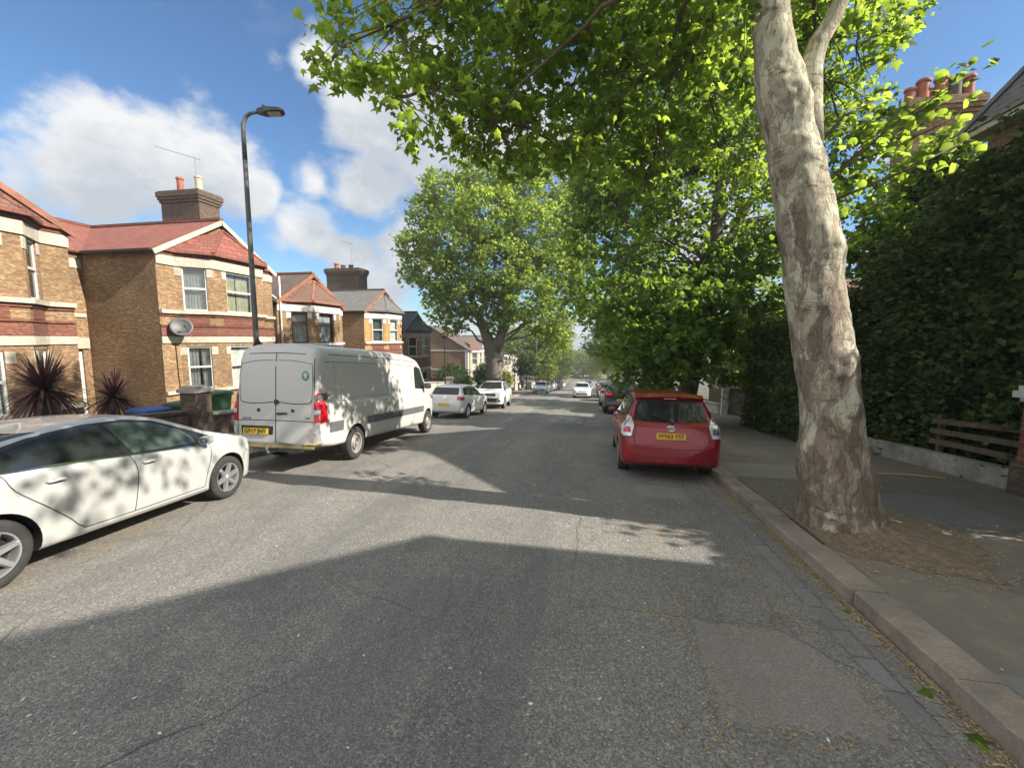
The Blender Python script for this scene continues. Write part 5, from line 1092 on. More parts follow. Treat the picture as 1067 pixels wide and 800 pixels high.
c.panel('chrome_garnish', [(-.62, .985), (-.3, .975), (.3, .975), (.62, .985), (.62, .997), (.3, .99), (-.3, .99), (-.62, .997)], 'y', -1, M['red_car'], .014, thick=-.008)
c.panel('plate_recess', [(-.33, .755), (.33, .755), (.35, .90), (-.35, .90)], 'y', -1, M['red_car'], .001)
c.plate(.0, .815, -1, M['plate_y'], 'WV63 YST')
eb = MB(); p, n_ = c.hit(0, .955, 'y', -1); p = p+Vector((0, -.012, 0))
def oring(a, b, w, z0=0., x0=0.): eb.tube([p+Vector((x0+a*math.cos(t), -.004, z0+b*math.sin(t))) for t in np.linspace(0, 2*math.pi, 25)], w, 6, caps=False)
oring(.068, .047, .0085); oring(.021, .042, .007, 0, 0); oring(.045, .017, .007, .021, 0)
eb.build('badge', M['chrome'], c.root, uv=False, local=(0, 0, 0), smooth=True)
wp = MB(); h0, nn_ = c.hit(.02, 1.06, 'y', -1); h1, n1_ = c.hit(-.34, 1.17, 'y', -1); wp.tube([h0+nn_*.03, h0.lerp(h1, .5)+nn_*.04, h1+n1_*.025], .010, 6); h2, _n = c.hit(.02, 1.03, 'y', -1); wp.lathe([(.03, 0), (.02, .03), (.002, .035)], 10, lambda a, b, z: (h2.x+a, h2.y-z-.002, h2.z+b)); wp.build('wiper', M['trim'], c.root, uv=False, local=(0, 0, 0))
fn = MB(); fn.add([(-.02, -1.5, 1.56), (.02, -1.5, 1.56), (.02, -1.36, 1.57), (-.02, -1.36, 1.57), (-.008, -1.52, 1.625), (.008, -1.52, 1.625)], ((0, 1, 5, 4), (1, 2, 5), (2, 3, 4, 5), (3, 0, 4))); fn.build('shark_fin_aerial', M['red_car'], c.root, uv=False, local=(0, 0, 0))
hx, _n = c.hit(.52, .735, 'y', -1); c.text('2.0', hx+Vector((0, -.004, 0)), Vector((1, 0, 0)), Vector((0, 0, 1)), .05, M['chrome'], c.root, 'trim_badge')
c.mirror(.84, .78, 1.06, M['red_car'])
# --- long white van
van = dict(L=6.55, wr=.35, axles=(2.33, -2.02), tw=.22, rim=.62, spokes=0, rimmat='steel', arch=.075, soft=.045, tumble=.10, round=.16,
    top=[(-3.27, 1.9), (-3.255, 2.22), (-3.20, 2.36), (-3.05, 2.40), (-1, 2.43), (1.2, 2.41), (1.7, 2.33), (1.95, 2.18), (2.35, 1.68), (2.65, 1.32), (2.95, 1.17), (3.15, 1.0), (3.24, .8), (3.27, .6)],
    belt=[(-3.27, 1.30), (1.7, 1.30), (2.2, 1.25), (2.6, 1.12), (3.27, 1.0)],
    half=[(-3.27, .86), (-3.25, .91), (-3.1, .95), (-2.6, .965), (1.8, .965), (2.5, .95), (2.9, .88), (3.15, .74), (3.27, .5)], bot=[(-3.27, .46), (-2.8, .40), (2.9, .32), (3.27, .36)])
c = Car('panel_van', 'long dusty white panel van with windowless sides and a yellow painted rear step', 'van', van, M['van_white'], (-5.97, 10.30), 1.2)
for s in (-1, 1):
    c.line('rub_strip', [(-3.0, .80), (-2.55, .80)], 'x', s, .20, M['grey_trim'], .012, c.root); c.line('rub_strip', [(-1.58, .80), (1.88, .80)], 'x', s, .17, M['grey_trim'], .012, c.root)
    c.line('roof_seam', [(-3.1, 2.20), (0, 2.215), (1.75, 2.17)], 'x', s, .014); c.line('roof_seam', [(-3.0, 2.06), (0, 2.08), (1.6, 2.05)], 'x', s, .008)
    c.line('swage_line', [(-2.95, 1.30), (-1, 1.30), (1.2, 1.30)], 'x', s, .022, M['van_white'], .010); c.line('body_seam', [(-2.72, .92), (-2.72, 2.05)], 'x', s, .007); c.line('body_seam', [(1.18, .5), (1.18, 2.1)], 'x', s, .012); c.line('body_seam', [(-.45, .5), (-.45, 2.1)], 'x', s, .010)
    c.line('slide_rail', [(-2.6, 1.36), (-.45, 1.36)], 'x', s, .035, M['van_white'], .014); c.line('body_seam', [(2.30, .9), (2.36, 1.2), (2.3, 1.3)], 'x', s, .010)
    c.panel('cab_window', [(1.36, 1.42), (1.36, 2.02), (1.52, 2.06), (1.8, 2.0), (2.28, 1.44), (2.1, 1.38)], 'x', s, M['cglass'], .006)
    q = [(.81*s, .90), (.80*s, 1.42), (.885*s, 1.46), (.895*s, .92)]; tl = c.panel('tail_light', q, 'y', -1, M['lamp_red'], .012, thick=-.008)
    c.panel('tail_light_side', [(-3.245, .90), (-3.245, 1.46), (-3.12, 1.44), (-3.09, .91)], 'x', s, M['lamp_red'], .012, tl)
    c.panel('reversing_lens', [(.815*s, 1.06), (.81*s, 1.14), (.90*s, 1.15), (.905*s, 1.07)], 'y', -1, M['lamp_clear'], .024, tl); c.panel('reversing_lens', [(.81*s, 1.30), (.805*s, 1.41), (.89*s, 1.43), (.90*s, 1.31)], 'y', -1, M['lamp_dark'], .024, tl)
    q = [(.80*s, .50), (.80*s, .84), (.89*s, .86), (.90*s, .50)]; c.panel('bumper_corner', q, 'y', -1, M['silver_car'], .02, thick=-.015)
    c.line('rear_window_pressing', [(.05*s, 1.28), (.42*s, 1.25), (.70*s, 1.27), (.755*s, 1.34)], 'y', -1, .016, M['gap'], .004); c.line('rear_window_pressing', [(.755*s, 1.34), (.77*s, 1.7), (.74*s, 2.0)], 'y', -1, .010); c.line('rear_window_pressing', [(.74*s, 2.0), (.4*s, 2.06), (.05*s, 2.07)], 'y', -1, .010)
    c.line('door_seam', [(.80*s, .52), (.80*s, 1.4), (.77*s, 2.12)], 'y', -1, .012)
    for z in (.75, 1.75): hg = MB(); h0, n0_ = c.hit(.84*s, z, 'y', -1); hg.box(h0.x-.03, h0.x+.03, h0.y-.03, h0.y+.02, z-.05, z+.05); hg.build('hinge', M['van_white'], c.body, uv=False, local=(0, 0, 0))
    c.panel('door_lock', ell(-.36*s, 1.12, .035, .035), 'y', -1, M['trim'], .012)
c.line('door_seam', [(0, .5), (0, 2.22)], 'y', -1, .018); c.line('roof_seam', [(-.86, 2.18), (0, 2.21), (.86, 2.18)], 'y', -1, .014); c.line('door_crease', [(-.82, .92), (0, .93), (.82, .92)], 'y', -1, .014)
c.panel('door_lock', ell(.02, 1.28, .05, .05), 'y', -1, M['trim'], .02, thick=-.012)
hd = MB(); h0, _n = c.hit(.12, 1.06, 'y', -1); hd.tube([h0+Vector((-.08, -.01, 0)), h0+Vector((-.05, -.04, 0)), h0+Vector((.14, -.04, .01))], .022, 8); hd.build('door_handle', M['trim'], c.root, uv=False, local=(0, 0, 0))
c.panel('round_sticker', ell(.62, 1.78, .075, .09), 'y', -1, M['sticker'], .006); c.panel('sticker_centre', ell(.62, 1.80, .042, .045), 'y', -1, M['van_white'], .009); c.panel('sticker_centre', [(.585, 1.735), (.655, 1.735), (.66, 1.75), (.58, 1.75)], 'y', -1, M['van_white'], .009)
c.panel('plate_recess', [(-.72, .655), (-.06, .655), (-.05, .82), (-.74, .82)], 'y', -1, M['trim'], .004)
c.plate(-.42, .715, -1, M['plate_y'], 'GF17 JNY', .52, .115)
for x, z, w, t_ in ((-.62, .955, .20, 'CRAFTER'), (.66, .985, .1, 'TDI')):
    h0, _n = c.hit(x, z, 'y', -1); c.text(t_, h0+Vector((0, -.004, 0)), Vector((1, 0, 0)), Vector((0, 0, 1)), .05, M['grey_trim'], c.root, 'badge_text', squeeze=w)
stp = MB(); stp.box(-.90, .90, -3.46, -3.20, .475, .515); stp.box(-.9, .9, -3.47, -3.455, .44, .515); stp.build('rear_step', M['grey_trim'], c.root, uv=False, local=(0, 0, 0))
ys = MB(); ys.box(-.92, .94, -3.49, -3.472, .45, .50); ys.box(.70, .95, -3.49, -3.2, .518, .53); ys.build('yellow_step_edge', M['yellow_step'], c.root, uv=False, local=(0, 0, 0))
tb = MB(); tb.tube([(0, -3.2, .36), (0, -3.5, .36), (0, -3.52, .42)], .025, 8); tb.tube([(0, -3.52, .42), (0, -3.52, .47)], .03, 8); tb.box(-.5, .5, -3.25, -3.15, .33, .39); tb.build('tow_bar', M['grey_metal'], c.root, uv=False, local=(0, 0, 0))
c.panel('windscreen', [(-.78, 1.36), (.78, 1.36), (.70, 2.12), (-.70, 2.12)], 'y', 1, M['cglass'], .005); c.mirror(.93, 2.02, 1.48, M['trim'], 1.5)
# --- ordinary parked cars
hat = dict(L=3.97, wr=.30, axles=(1.24, -1.23), tw=.19, rim=.68, spokes=5, soft=.04, tumble=.40,
    top=[(-1.985, .55), (-1.96, .86), (-1.90, .98), (-1.74, 1.22), (-1.62, 1.37), (-1.45, 1.435), (-.6, 1.465), (.05, 1.44), (.45, 1.33), (.95, 1.04), (1.15, .96), (1.5, .90), (1.75, .80), (1.92, .66), (1.985, .50)],
    belt=[(-1.985, .98), (-1.2, .97), (0, .92), (1, .88), (2, .8)], half=[(-1.985, .66), (-1.95, .75), (-1.8, .815), (-1.2, .84), (1.2, .84), (1.6, .80), (1.85, .66), (1.985, .45)], bot=[(-1.985, .34), (-1.85, .24), (1.85, .2), (1.985, .3)])
def hatch(name, label, mat, loc, yaw, rear=M['plate_y'], txt=None, group='cars parked along the street'):
    c = Car(name, label, 'car', hat, mat, loc, yaw, group)
    sides(c, [(-1.62, 1.02), (-1.45, 1.30), (-.6, 1.375), (.05, 1.35), (.4, 1.25), (.88, .97), (.75, .925), (-.8, .98)], [[(-1.5, 1.035), (-1.38, 1.265), (-.62, 1.335), (-.48, 1.335), (-.42, .985)], [(-.33, .975), (-.38, 1.335), (.05, 1.31), (.36, 1.215), (.76, .965)]])
    c.panel('rear_window', [(-.60, 1.02), (.60, 1.02), (.54, 1.32), (-.54, 1.32)], 'y', -1, M['cglass'], .005); c.panel('windscreen', [(-.62, 1.0), (.62, 1.0), (.52, 1.36), (-.52, 1.36)], 'y', 1, M['cglass'], .005)
    for s in (-1, 1):
        tl = c.panel('tail_light', [(.55*s, .82), (.55*s, .95), (.70*s, .97), (.79*s, .94), (.80*s, .80), (.68*s, .79)], 'y', -1, M['lamp_red'], .007); c.panel('tail_light_side', [(-1.93, .80), (-1.90, .95), (-1.74, .96), (-1.70, .86), (-1.78, .80)], 'x', s, M['lamp_red'], .007, tl)
        hl = c.panel('headlight', [(.42*s, .66), (.45*s, .74), (.64*s, .83), (.74*s, .84), (.76*s, .74), (.62*s, .66)], 'y', 1, M['lamp_clear'], .007); c.line('door_seam', [(-.38, .93), (-.40, .6), (-.36, .3)], 'x', s); c.line('door_seam', [(.80, .9), (.74, .6), (.72, .3)], 'x', s); c.handle(-.18, .84, s)
    c.panel('grille', [(-.4, .58), (.4, .58), (.38, .66), (-.38, .66)], 'y', 1, M['trim'], .005); c.panel('lower_grille', [(-.55, .34), (.55, .34), (.45, .47), (-.45, .47)], 'y', 1, M['trim'], .005)
    c.panel('badge', ell(0, .905, .045, .045), 'y', -1, M['chrome'], .008)
    c.plate(0, .50, 1, M['plate_w'], None); c.plate(0, .60, -1, rear, txt); c.mirror(.79, .62, .98, mat)
    return c
H0 = hatch('hatchback', 'white hatchback showing its red right tail light just ahead of the van', M['white_car_as_sunlit'], (-6.05, 19.12), -3.)
crs = dict(L=4.4, wr=.34, axles=(1.36, -1.28), tw=.21, rim=.7, spokes=5, soft=.04, tumble=.40,
    top=[(-2.2, .62), (-2.17, .98), (-2.08, 1.12), (-1.9, 1.36), (-1.75, 1.52), (-1.5, 1.585), (-.5, 1.62), (.1, 1.59), (.5, 1.47), (1.0, 1.15), (1.2, 1.08), (1.7, 1.02), (2.0, .93), (2.13, .78), (2.2, .55)],
    belt=[(-2.2, 1.1), (-1.2, 1.08), (0, 1.02), (1.2, .98), (2.2, .95)], half=[(-2.2, .72), (-2.15, .81), (-2, .875), (-1.3, .90), (1.3, .90), (1.8, .87), (2.05, .76), (2.2, .55)], bot=[(-2.2, .4), (-2, .3), (2, .26), (2.2, .36)])
def suv(name, label, mat, loc, yaw, group='cars parked along the street'):
    c = Car(name, label, 'car', crs, mat, loc, yaw, group)
    sides(c, [(-1.85, 1.15), (-1.6, 1.44), (-.5, 1.52), (.1, 1.49), (.45, 1.38), (1.02, 1.05), (.9, 1.02), (-.8, 1.09)], [[(-1.7, 1.16), (-1.52, 1.40), (-.5, 1.48), (-.42, 1.11)], [(-.32, 1.10), (-.38, 1.48), (.1, 1.45), (.4, 1.345), (.9, 1.05)]])
    c.panel('rear_window', [(-.62, 1.16), (.62, 1.16), (.56, 1.46), (-.56, 1.46)], 'y', -1, M['cglass'], .005); c.panel('windscreen', [(-.66, 1.12), (.66, 1.12), (.54, 1.51), (-.54, 1.51)], 'y', 1, M['cglass'], .005)
    for s in (-1, 1):
        c.panel('headlight', [(.45*s, .80), (.47*s, .87), (.68*s, .94), (.80*s, .94), (.80*s, .86), (.62*s, .80)], 'y', 1, M['lamp_clear'], .007); c.panel('tail_light', [(.5*s, .98), (.5*s, 1.08), (.80*s, 1.10), (.84*s, .98)], 'y', -1, M['lamp_red'], .007)
        c.line('sill_cladding', [(-.85, .36), (.95, .36)], 'x', s, .12, M['trim'], .008, c.root); c.line('door_seam', [(-.36, 1.05), (-.38, .7), (-.34, .45)], 'x', s); c.handle(-.15, .98, s)
        c.panel('fog_light', ell(.62*s, .56, .06, .04), 'y', 1, M['lamp_clear'], .008)
    c.panel('grille', [(-.46, .72), (.46, .72), (.44, .88), (-.44, .88)], 'y', 1, M['trim'], .005); c.panel('lower_grille', [(-.78, .40), (.78, .40), (.62, .62), (-.62, .62)], 'y', 1, M['trim'], .005)
    c.plate(0, .68, 1, M['plate_w'], None); c.plate(0, .75, -1, M['plate_y'], None); c.mirror(.85, .66, 1.08, mat); return c
for _k in ('top', 'belt'): crs[_k] = [(a, b if b < .9 else .9+(b-.9)*.93) for a, b in crs[_k]]
S0 = suv('crossover', 'white crossover facing the viewer on the left, nose to nose with the white hatchback', M['white_car_as_sunlit'], (-5.92, 25.35), 184)
HB_ = suv('crossover', 'black crossover parked at the right kerb directly beyond the red estate', M['black_car'], (1.46, 24.4), 0)
ONC = hatch('oncoming_car', 'white hatchback driving towards the viewer in the middle of the road', M['white_car_as_sunlit'], (-.95, 41.6), 180, group=None)
def recolor(root, mat):
    for o in root.children_recursive:
        if o.type == 'MESH' and (o.name.split('.')[0] in ('body', 'mirror', 'door_handle')):
            o.material_slots[0].link = 'OBJECT'; o.material_slots[0].material = mat
def repeat(src, label, mat, x, y, yaw, group='cars parked along the street', name=None):
    r = copy_tree(src.root); r['label'] = label; r['category'] = 'car'; r['group'] = group; r.name = name or src.root.name.split('.')[0]
    h = math.radians(yaw); r.location = (x, y, float(zroad(x, y))+.004); r.rotation_euler = (math.atan(slope(y)*math.cos(h)), 0, h); recolor(r, mat); return r
repeat(H0, 'silver hatchback facing the viewer on the left beyond the young tree', M['silver_car'], -6.0, 50.8, 181)
repeat(H0, 'dark hatchback parked tail to tail with the silver one on the left', M['grey_car'], -6.1, 56.5, 180)
repeat(S0, 'pale crossover third beyond the young tree on the left', M['silver_car'], -6.1, 62.6, 180)
repeat(H0, 'red hatchback parked far down the left side', M['red_car'], -6., 69.5, 180)
repeat(S0, 'dark crossover beyond the far red hatchback on the left', M['black_car'], -6.1, 76.5, 0)
repeat(H0, 'far white hatchback, last clear car on the left side', M['white_car'], -6., 84, 180)
repeat(S0, 'silver crossover parked at the right kerb two places beyond the red estate', M['silver_car'], 1.35, 30.6, 0)
repeat(H0, 'white hatchback third beyond the red estate on the right', M['white_car'], 1.4, 36.6, 0)
repeat(S0, 'dark grey crossover fourth beyond the red estate on the right', M['grey_car'], 1.38, 43, 0)
repeat(H0, 'silver hatchback fifth beyond the red estate on the right', M['silver_car'], 1.4, 49.5, 0)
repeat(S0, 'white crossover sixth beyond the red estate on the right', M['white_car'], 1.38, 56, 0)
repeat(H0, 'blue hatchback seventh beyond the red estate on the right', M['blue_car'], 1.4, 63, 0)
repeat(S0, 'pale crossover eighth beyond the red estate on the right', M['silver_car'], 1.38, 70, 0)
repeat(H0, 'far dark hatchback, last on the right side', M['grey_car'], 1.4, 78, 0)
repeat(H0, 'white hatchback far off coming up the middle of the hill', M['white_car'], -.9, 92, 180, group=None, name='oncoming_car')
DK = repeat(H0, 'dark hatchback standing on the paved driveway behind the white gate post', M['black_car'], 10.2, 26.4, 95, group=None, name='driveway_car'); DK.location.z = float(zr(26.4))+.12
# ------------------------------------------------------------------ the hazy summer air in the street
t = NT('haze_air'); pv = t.n('ShaderNodeVolumePrincipled'); pv.inputs['Color'].default_value = (.93, .95, 1., 1); pv.inputs['Density'].default_value = .0009; pv.inputs['Anisotropy'].default_value = .2
t.t.links.new(pv.outputs[0], t.out.inputs['Volume']); MATS['haze_air'] = t.m
mb = MB(); mb.box(-402, 402, -52, 902, float(zr(np.arange(-50, 900, 2.)).min())-1.2, 19.5); o = mb.build('haze', t.m, uv=False); o['kind'] = 'stuff'
# ------------------------------------------------------------------ street furniture
z = float(zr(8.7))+.08
T = thing('street_lamp', 'tall grey street lamp with a flat dark head, standing behind the van', 'street lamp', (-7.6, 8.7, z), group='street lamps')
mb = MB(); mb.tube([(-7.6, 8.7, z), (-7.6, 8.7, z+1.25)], .085, 16); mb.tube([(-7.6, 8.7, z+1.25), (-7.6, 8.7, z+1.32)], [.085, .06], 16); mb.tube([(-7.6, 8.7, z+1.3), (-7.6, 8.7, z+6.4)], [.062, .048], 16); mb.build('pole', M['post_paint'], T, smooth=False, uv=False)
top = Vector((-7.6, 8.7, z+6.4)); mb = MB(); arm = [top, top+Vector((0, 0, .75)), top+Vector((.05, .05, .93)), top+Vector((.14, .08, 1.0)), top+Vector((.30, .16, 1.06))]; mb.tube(arm, [.05, .042, .04, .036, .034], 12); mb.build('arm', M['post_paint'], T, smooth=True, uv=False)
a = arm[-1]; d = Vector((.9, .42, .12)).normalized(); sd = d.cross(Vector((0, 0, 1))).normalized(); un = sd.cross(d)
mb = MB(); pr = [(-.05, .05, .04), (.08, .10, .06), (.14, .15, .05), (.44, .15, .03), (.5, .08, .015)]
vs = []
for s_, w_, h_ in pr: vs += [a+d*s_-sd*w_-un*h_, a+d*s_+sd*w_-un*h_, a+d*s_+sd*w_*.9+un*h_, a+d*s_-sd*w_*.9+un*h_]
fs = [(i*4+k, i*4+(k+1) % 4, (i+1)*4+(k+1) % 4, (i+1)*4+k) for i in range(len(pr)-1) for k in range(4)]+[(3, 2, 1, 0), (16, 17, 18, 19)]
mb.add(vs, fs); mb.tube([a+d*.1+un*.05, a+d*.1+un*.13], .035, 10); hd = mb.build('lamp_head', M['black_metal'], T, uv=False)
mb = MB(); mb.quad(*[a+d*s_+sd*w_-un*.055 for s_, w_ in ((.16, -.12), (.42, -.12), (.42, .12), (.16, .12))]); mb.build('lens', M['lamp_clear'], hd, uv=False)
mb = MB(); c0 = Vector((-7.53, 8.66, z+2.32)); u_ = Vector((.55, .83, 0)); w_ = Vector((0, 0, 1)); n_ = Vector((.83, -.55, 0))
v = [c0+u_*x+w_*y+n_*k for k in (0, .02) for x, y in ((0, -.2), (.12, -.02), (.10, .05), (0, .2), (-.10, .05), (-.12, -.02))]; mb.add(v, [tuple(range(5, -1, -1)), tuple(range(6, 12))]+[(i, (i+1) % 6, 6+(i+1) % 6, 6+i) for i in range(6)]); mb.build('sign_back', M['black_metal'], T, uv=False)
def slim_lamp(label, x, y, h, r, m, name='street_lamp', head=True):
    z = float(zr(y))+.08; T = thing(name, label, 'street lamp', (x, y, z), group='street lamps'); mb = MB(); mb.tube([(x, y, z), (x, y, z+1.1)], r*1.5, 10); mb.tube([(x, y, z+1.1), (x, y, z+h)], r, 10); mb.build('pole', m, T, uv=False)
    if head: mb = MB(); mb.lathe([(.06, 0), (.22, .05), (.24, .12), (.1, .2), (.01, .22)], 12, lambda a, b, c: (x+a, y+b, z+h+c)); mb.build('lamp_head', m, T, uv=False)
    return T
slim_lamp('slim black lamp post standing against the brown gabled side wall', -9.3, 26.3, 4.15, .045, M['black_metal'])
slim_lamp('tall pale lamp column by the second left tree', -8., 62, 8, .08, M['grey_metal'], head=True)
# ------------------------------------------------------------------ garden walls, piers, bins
def wall_run(label, pts, h, t, m, cop, name='garden_wall', cat='wall', group=None, zoff=.06, copw=.06):
    T = thing(name, label, cat, (pts[0][0], pts[0][1], float(zr(pts[0][1]))), group=group); mb = MB(); cp = MB()
    for (x0, y0), (x1, y1) in zip(pts[:-1], pts[1:]):
        L = math.dist((x0, y0), (x1, y1)); k = max(1, int(L/2.2)); d = Vector((x1-x0, y1-y0, 0)).normalized(); s = Vector((-d.y, d.x, 0))
        for i in range(k):
            a = Vector((x0, y0, 0)).lerp(Vector((x1, y1, 0)), i/k); b = Vector((x0, y0, 0)).lerp(Vector((x1, y1, 0)), (i+1)/k); za, zb_ = float(zr(a.y)), float(zr(b.y)); lo = min(za, zb_)-.3
            def pr(mm, w, z0a, z0b, z1a, z1b):
                v = [(a-s*w)+Vector((0, 0, z0a)), (a+s*w)+Vector((0, 0, z0a)), (b+s*w)+Vector((0, 0, z0b)), (b-s*w)+Vector((0, 0, z0b)), (a-s*w)+Vector((0, 0, z1a)), (a+s*w)+Vector((0, 0, z1a)), (b+s*w)+Vector((0, 0, z1b)), (b-s*w)+Vector((0, 0, z1b))]
                mm.add(v, ((3, 2, 1, 0), (4, 5, 6, 7), (0, 1, 5, 4), (1, 2, 6, 5), (2, 3, 7, 6), (3, 0, 4, 7)))
            pr(mb, t/2, lo, lo, za+h+zoff, zb_+h+zoff)
            if cop: pr(cp, t/2+copw, za+h+zoff, zb_+h+zoff, za+h+zoff+.07, zb_+h+zoff+.07)
    mb.build('wall', m, T)
    if cop: cp.build('coping', cop, T)
    return T
def pier(label, x, y, h, w, m, cap, name='gate_pier', base=None, group=None, capm=None, plinth=None):
    z = float(zr(y)); T = thing(name, label, 'pier', (x, y, z), group=group); mb = MB(); mb.box(x-w/2, x+w/2, y-w/2, y+w/2, z-.2, z+h); mb.build('shaft', m, T)
    if plinth: mb = MB(); mb.box(x-w/2-.05, x+w/2+.05, y-w/2-.05, y+w/2+.05, z-.2, z+plinth); mb.build('plinth', M['brick_soot'], T)
    mb = MB()
    for e, a, b in cap: mb.box(x-w/2-e, x+w/2+e, y-w/2-e, y+w/2+e, z+h+a, z+h+b-.0005)
    mb.build('cap', capm or M['coping'], T); return T
wall_run('low brick garden wall with stone coping behind the white hybrid hatchback', [(-10, 2), (-10, 8.95)], .7, .24, M['brick_soot'], M['brick_soot'])
pier('square stone capped brick gate pier between the hybrid hatchback and the van', -10, 9.3, 1.28, .46, M['brick_soot'], [(.05, 0, .09), (.0, .09, .16)])
wall_run('low dark brick garden wall behind the van, under the green bin', [(-10, 9.6), (-10, 19)], .6, .24, M['brick_soot'], M['coping'])
wall_run('cream rendered garden wall sloping down beyond the van', [(-9.95, 20.5), (-9.95, 28.6)], 1.3, .22, M['cream'], M['coping'])
pier('white stone capped pier at the end of the cream garden wall', -9.95, 29, 1.62, .42, M['cream'], [(.10, 0, .09), (.03, .09, .15)])
pier('near pier of the cream garden wall just past the van cab', -9.95, 20.2, 1.55, .45, M['cream'], [(.1, 0, .1)])
wall_run('far low brick garden wall along the left pavement past the hedge bush', [(-10, 36.5), (-10, 51)], .9, .22, M['brick_red'], M['coping'])
wall_run('distant pale garden wall down the left pavement', [(-10, 55), (-10, 100)], 1., .22, M['stucco'], M['coping'])
def bin_(label, x, y, m, w=.56, d=.6, h=1.02, z0=None, lid=None, rot=0., group='wheelie bins'):
    z = float(zr(y))-.02 if z0 is None else z0; T = thing('wheelie_bin', label, 'bin', (x, y, z), (0, 0, rot), group); mb = MB()
    lo = [(-w*.38, -d*.36), (w*.38, -d*.36), (w*.38, d*.36), (-w*.38, d*.36)]; hi = [(-w/2, -d/2), (w/2, -d/2), (w/2, d/2), (-w/2, d/2)]; vs = [(a, b, .06) for a, b in lo]+[(a, b, h-.1) for a, b in hi]
    mb.add(vs, ((3, 2, 1, 0), (4, 5, 6, 7), (0, 1, 5, 4), (1, 2, 6, 5), (2, 3, 7, 6), (3, 0, 4, 7))); mb.box(-w/2-.03, w/2+.03, -d/2-.03, d/2+.03, h-.13, h-.085); mb.box(-.14, .14, d/2-.02, d/2+.03, h-.4, h-.2); mb.build('bin_body', m, T, uv=False, local=(0, 0, 0))
    mb = MB(); e = [(-w/2-.04, -d/2-.03), (w/2+.04, -d/2-.03), (w/2+.04, d/2+.05), (-w/2-.04, d/2+.05)]; vs = [(a, b, h-.083) for a, b in e]+[(a*.96, b*.96, h-.03) for a, b in e]+[(a*.7, b*.7, h+.005) for a, b in e]
    mb.add(vs, [(3, 2, 1, 0), (8, 9, 10, 11)]+[(i*4+k, i*4+(k+1) % 4, (i+1)*4+(k+1) % 4, (i+1)*4+k) for i in range(2) for k in range(4)]); mb.tube([(-w*.4, -d/2-.06, h-.06), (w*.4, -d/2-.06, h-.06)], .018, 8); mb.build('lid', lid or m, T, uv=False, local=(0, 0, 0))
    for s_ in (-1, 1): mb = MB(); mb.lathe([(.1, -.03), (.11, 0), (.1, .03)], 16, lambda a, b, c: (s_*w*.45+c, -d*.36+a, .1+b)); mb.build('wheel', M['rubber'], T, uv=False, local=(0, 0, 0))
    return T
bin_('green wheelie bin standing behind the garden wall under the ground floor bay window', -10.55, 10.25, M['bin_green'], .72, .75, 1.28, rot=1.5)
bin_('dark green wheelie bin beside the gate pier', -10.7, 9.6, M['bin_green'], rot=1.6)
bin_('green wheelie bin with a blue lid behind the hybrid hatchback', -10.75, 8.7, M['bin_green'], lid=M['bin_blue'], rot=1.5, h=.92)
bin_('green bin by the pedestrian far down the left pavement', -9.6, 57.2, M['bin_green'])
# right side: low white wall, timber rails, brick pier, driveway entrance
wall_run('low crumbling white rendered wall below the timber rails', [(6.72, 8.1), (6.55, 12.9)], .36, .22, M['render_wall'], None, zoff=.1)
pier('red brick gate pier with a white moulded cap at the right edge', 6.72, 7.62, 1.56, .48, M['brick_red'], [(.03, 0, .06), (.09, .06, .16), (.05, .16, .24), (-.04, .24, .36)], capm=M['white_gloss'], plinth=.62)
T = thing('timber_fence', 'weathered three rail timber fence on the low white wall', 'fence', (6.85, 9.2, float(zr(9.2))), group=None)
for i, hgt in enumerate((.62, .86, 1.1)):
    mb = MB(); pts = [Vector((6.80-.03*(y-8), y, float(zr(y))+hgt-.02*(y-8)*(i-1))) for y in (7.9, 8.5, 9.2, 10.0)]
    for a, b in zip(pts[:-1], pts[1:]): mb.bar(a, b, .035, .10)
    mb.build('rail', M['timber'], T)
for y in (8.0, 9.95):
    mb = MB(); zz = float(zr(y)); mb.box(6.84, 6.92, y-.04, y+.04, zz, zz+1.2); mb.build('post', M['timber'], T)
pier('dark brick gate pier at the end of the clipped hedge', 6.9, 18.0, 1.75, .5, M['brick_soot'], [(.07, 0, .1), (.02, .1, .18)], plinth=.55)
pier('slender white gate post in front of the driveway', 6.25, 22.2, 1.85, .22, M['white_gloss'], [(.03, 0, .05)])
wall_run('grey rendered block wall behind the white gate post', [(6.5, 22.5), (7.9, 22.6)], 1.35, .22, M['render_wall'], M['coping'])
wall_run('low white kerb wall running up the paved driveway', [(6.6, 18.9), (11, 21.2)], .14, .2, M['white_gloss'], None)
wall_run('low white front wall beyond the driveway', [(6.3, 23), (6.3, 34)], .5, .24, M['white_gloss'], M['coping'])
wall_run('far front wall along the right pavement', [(6.4, 36), (6.4, 80)], 1.1, .24, M['brick_red'], M['coping'])
o = sheet('driveway', [6.75, 8, 10, 12], np.arange(18.2, 30, 1.), lambda x, y: zr(y)+.05+.03*(x-6.75), M['pavement'])
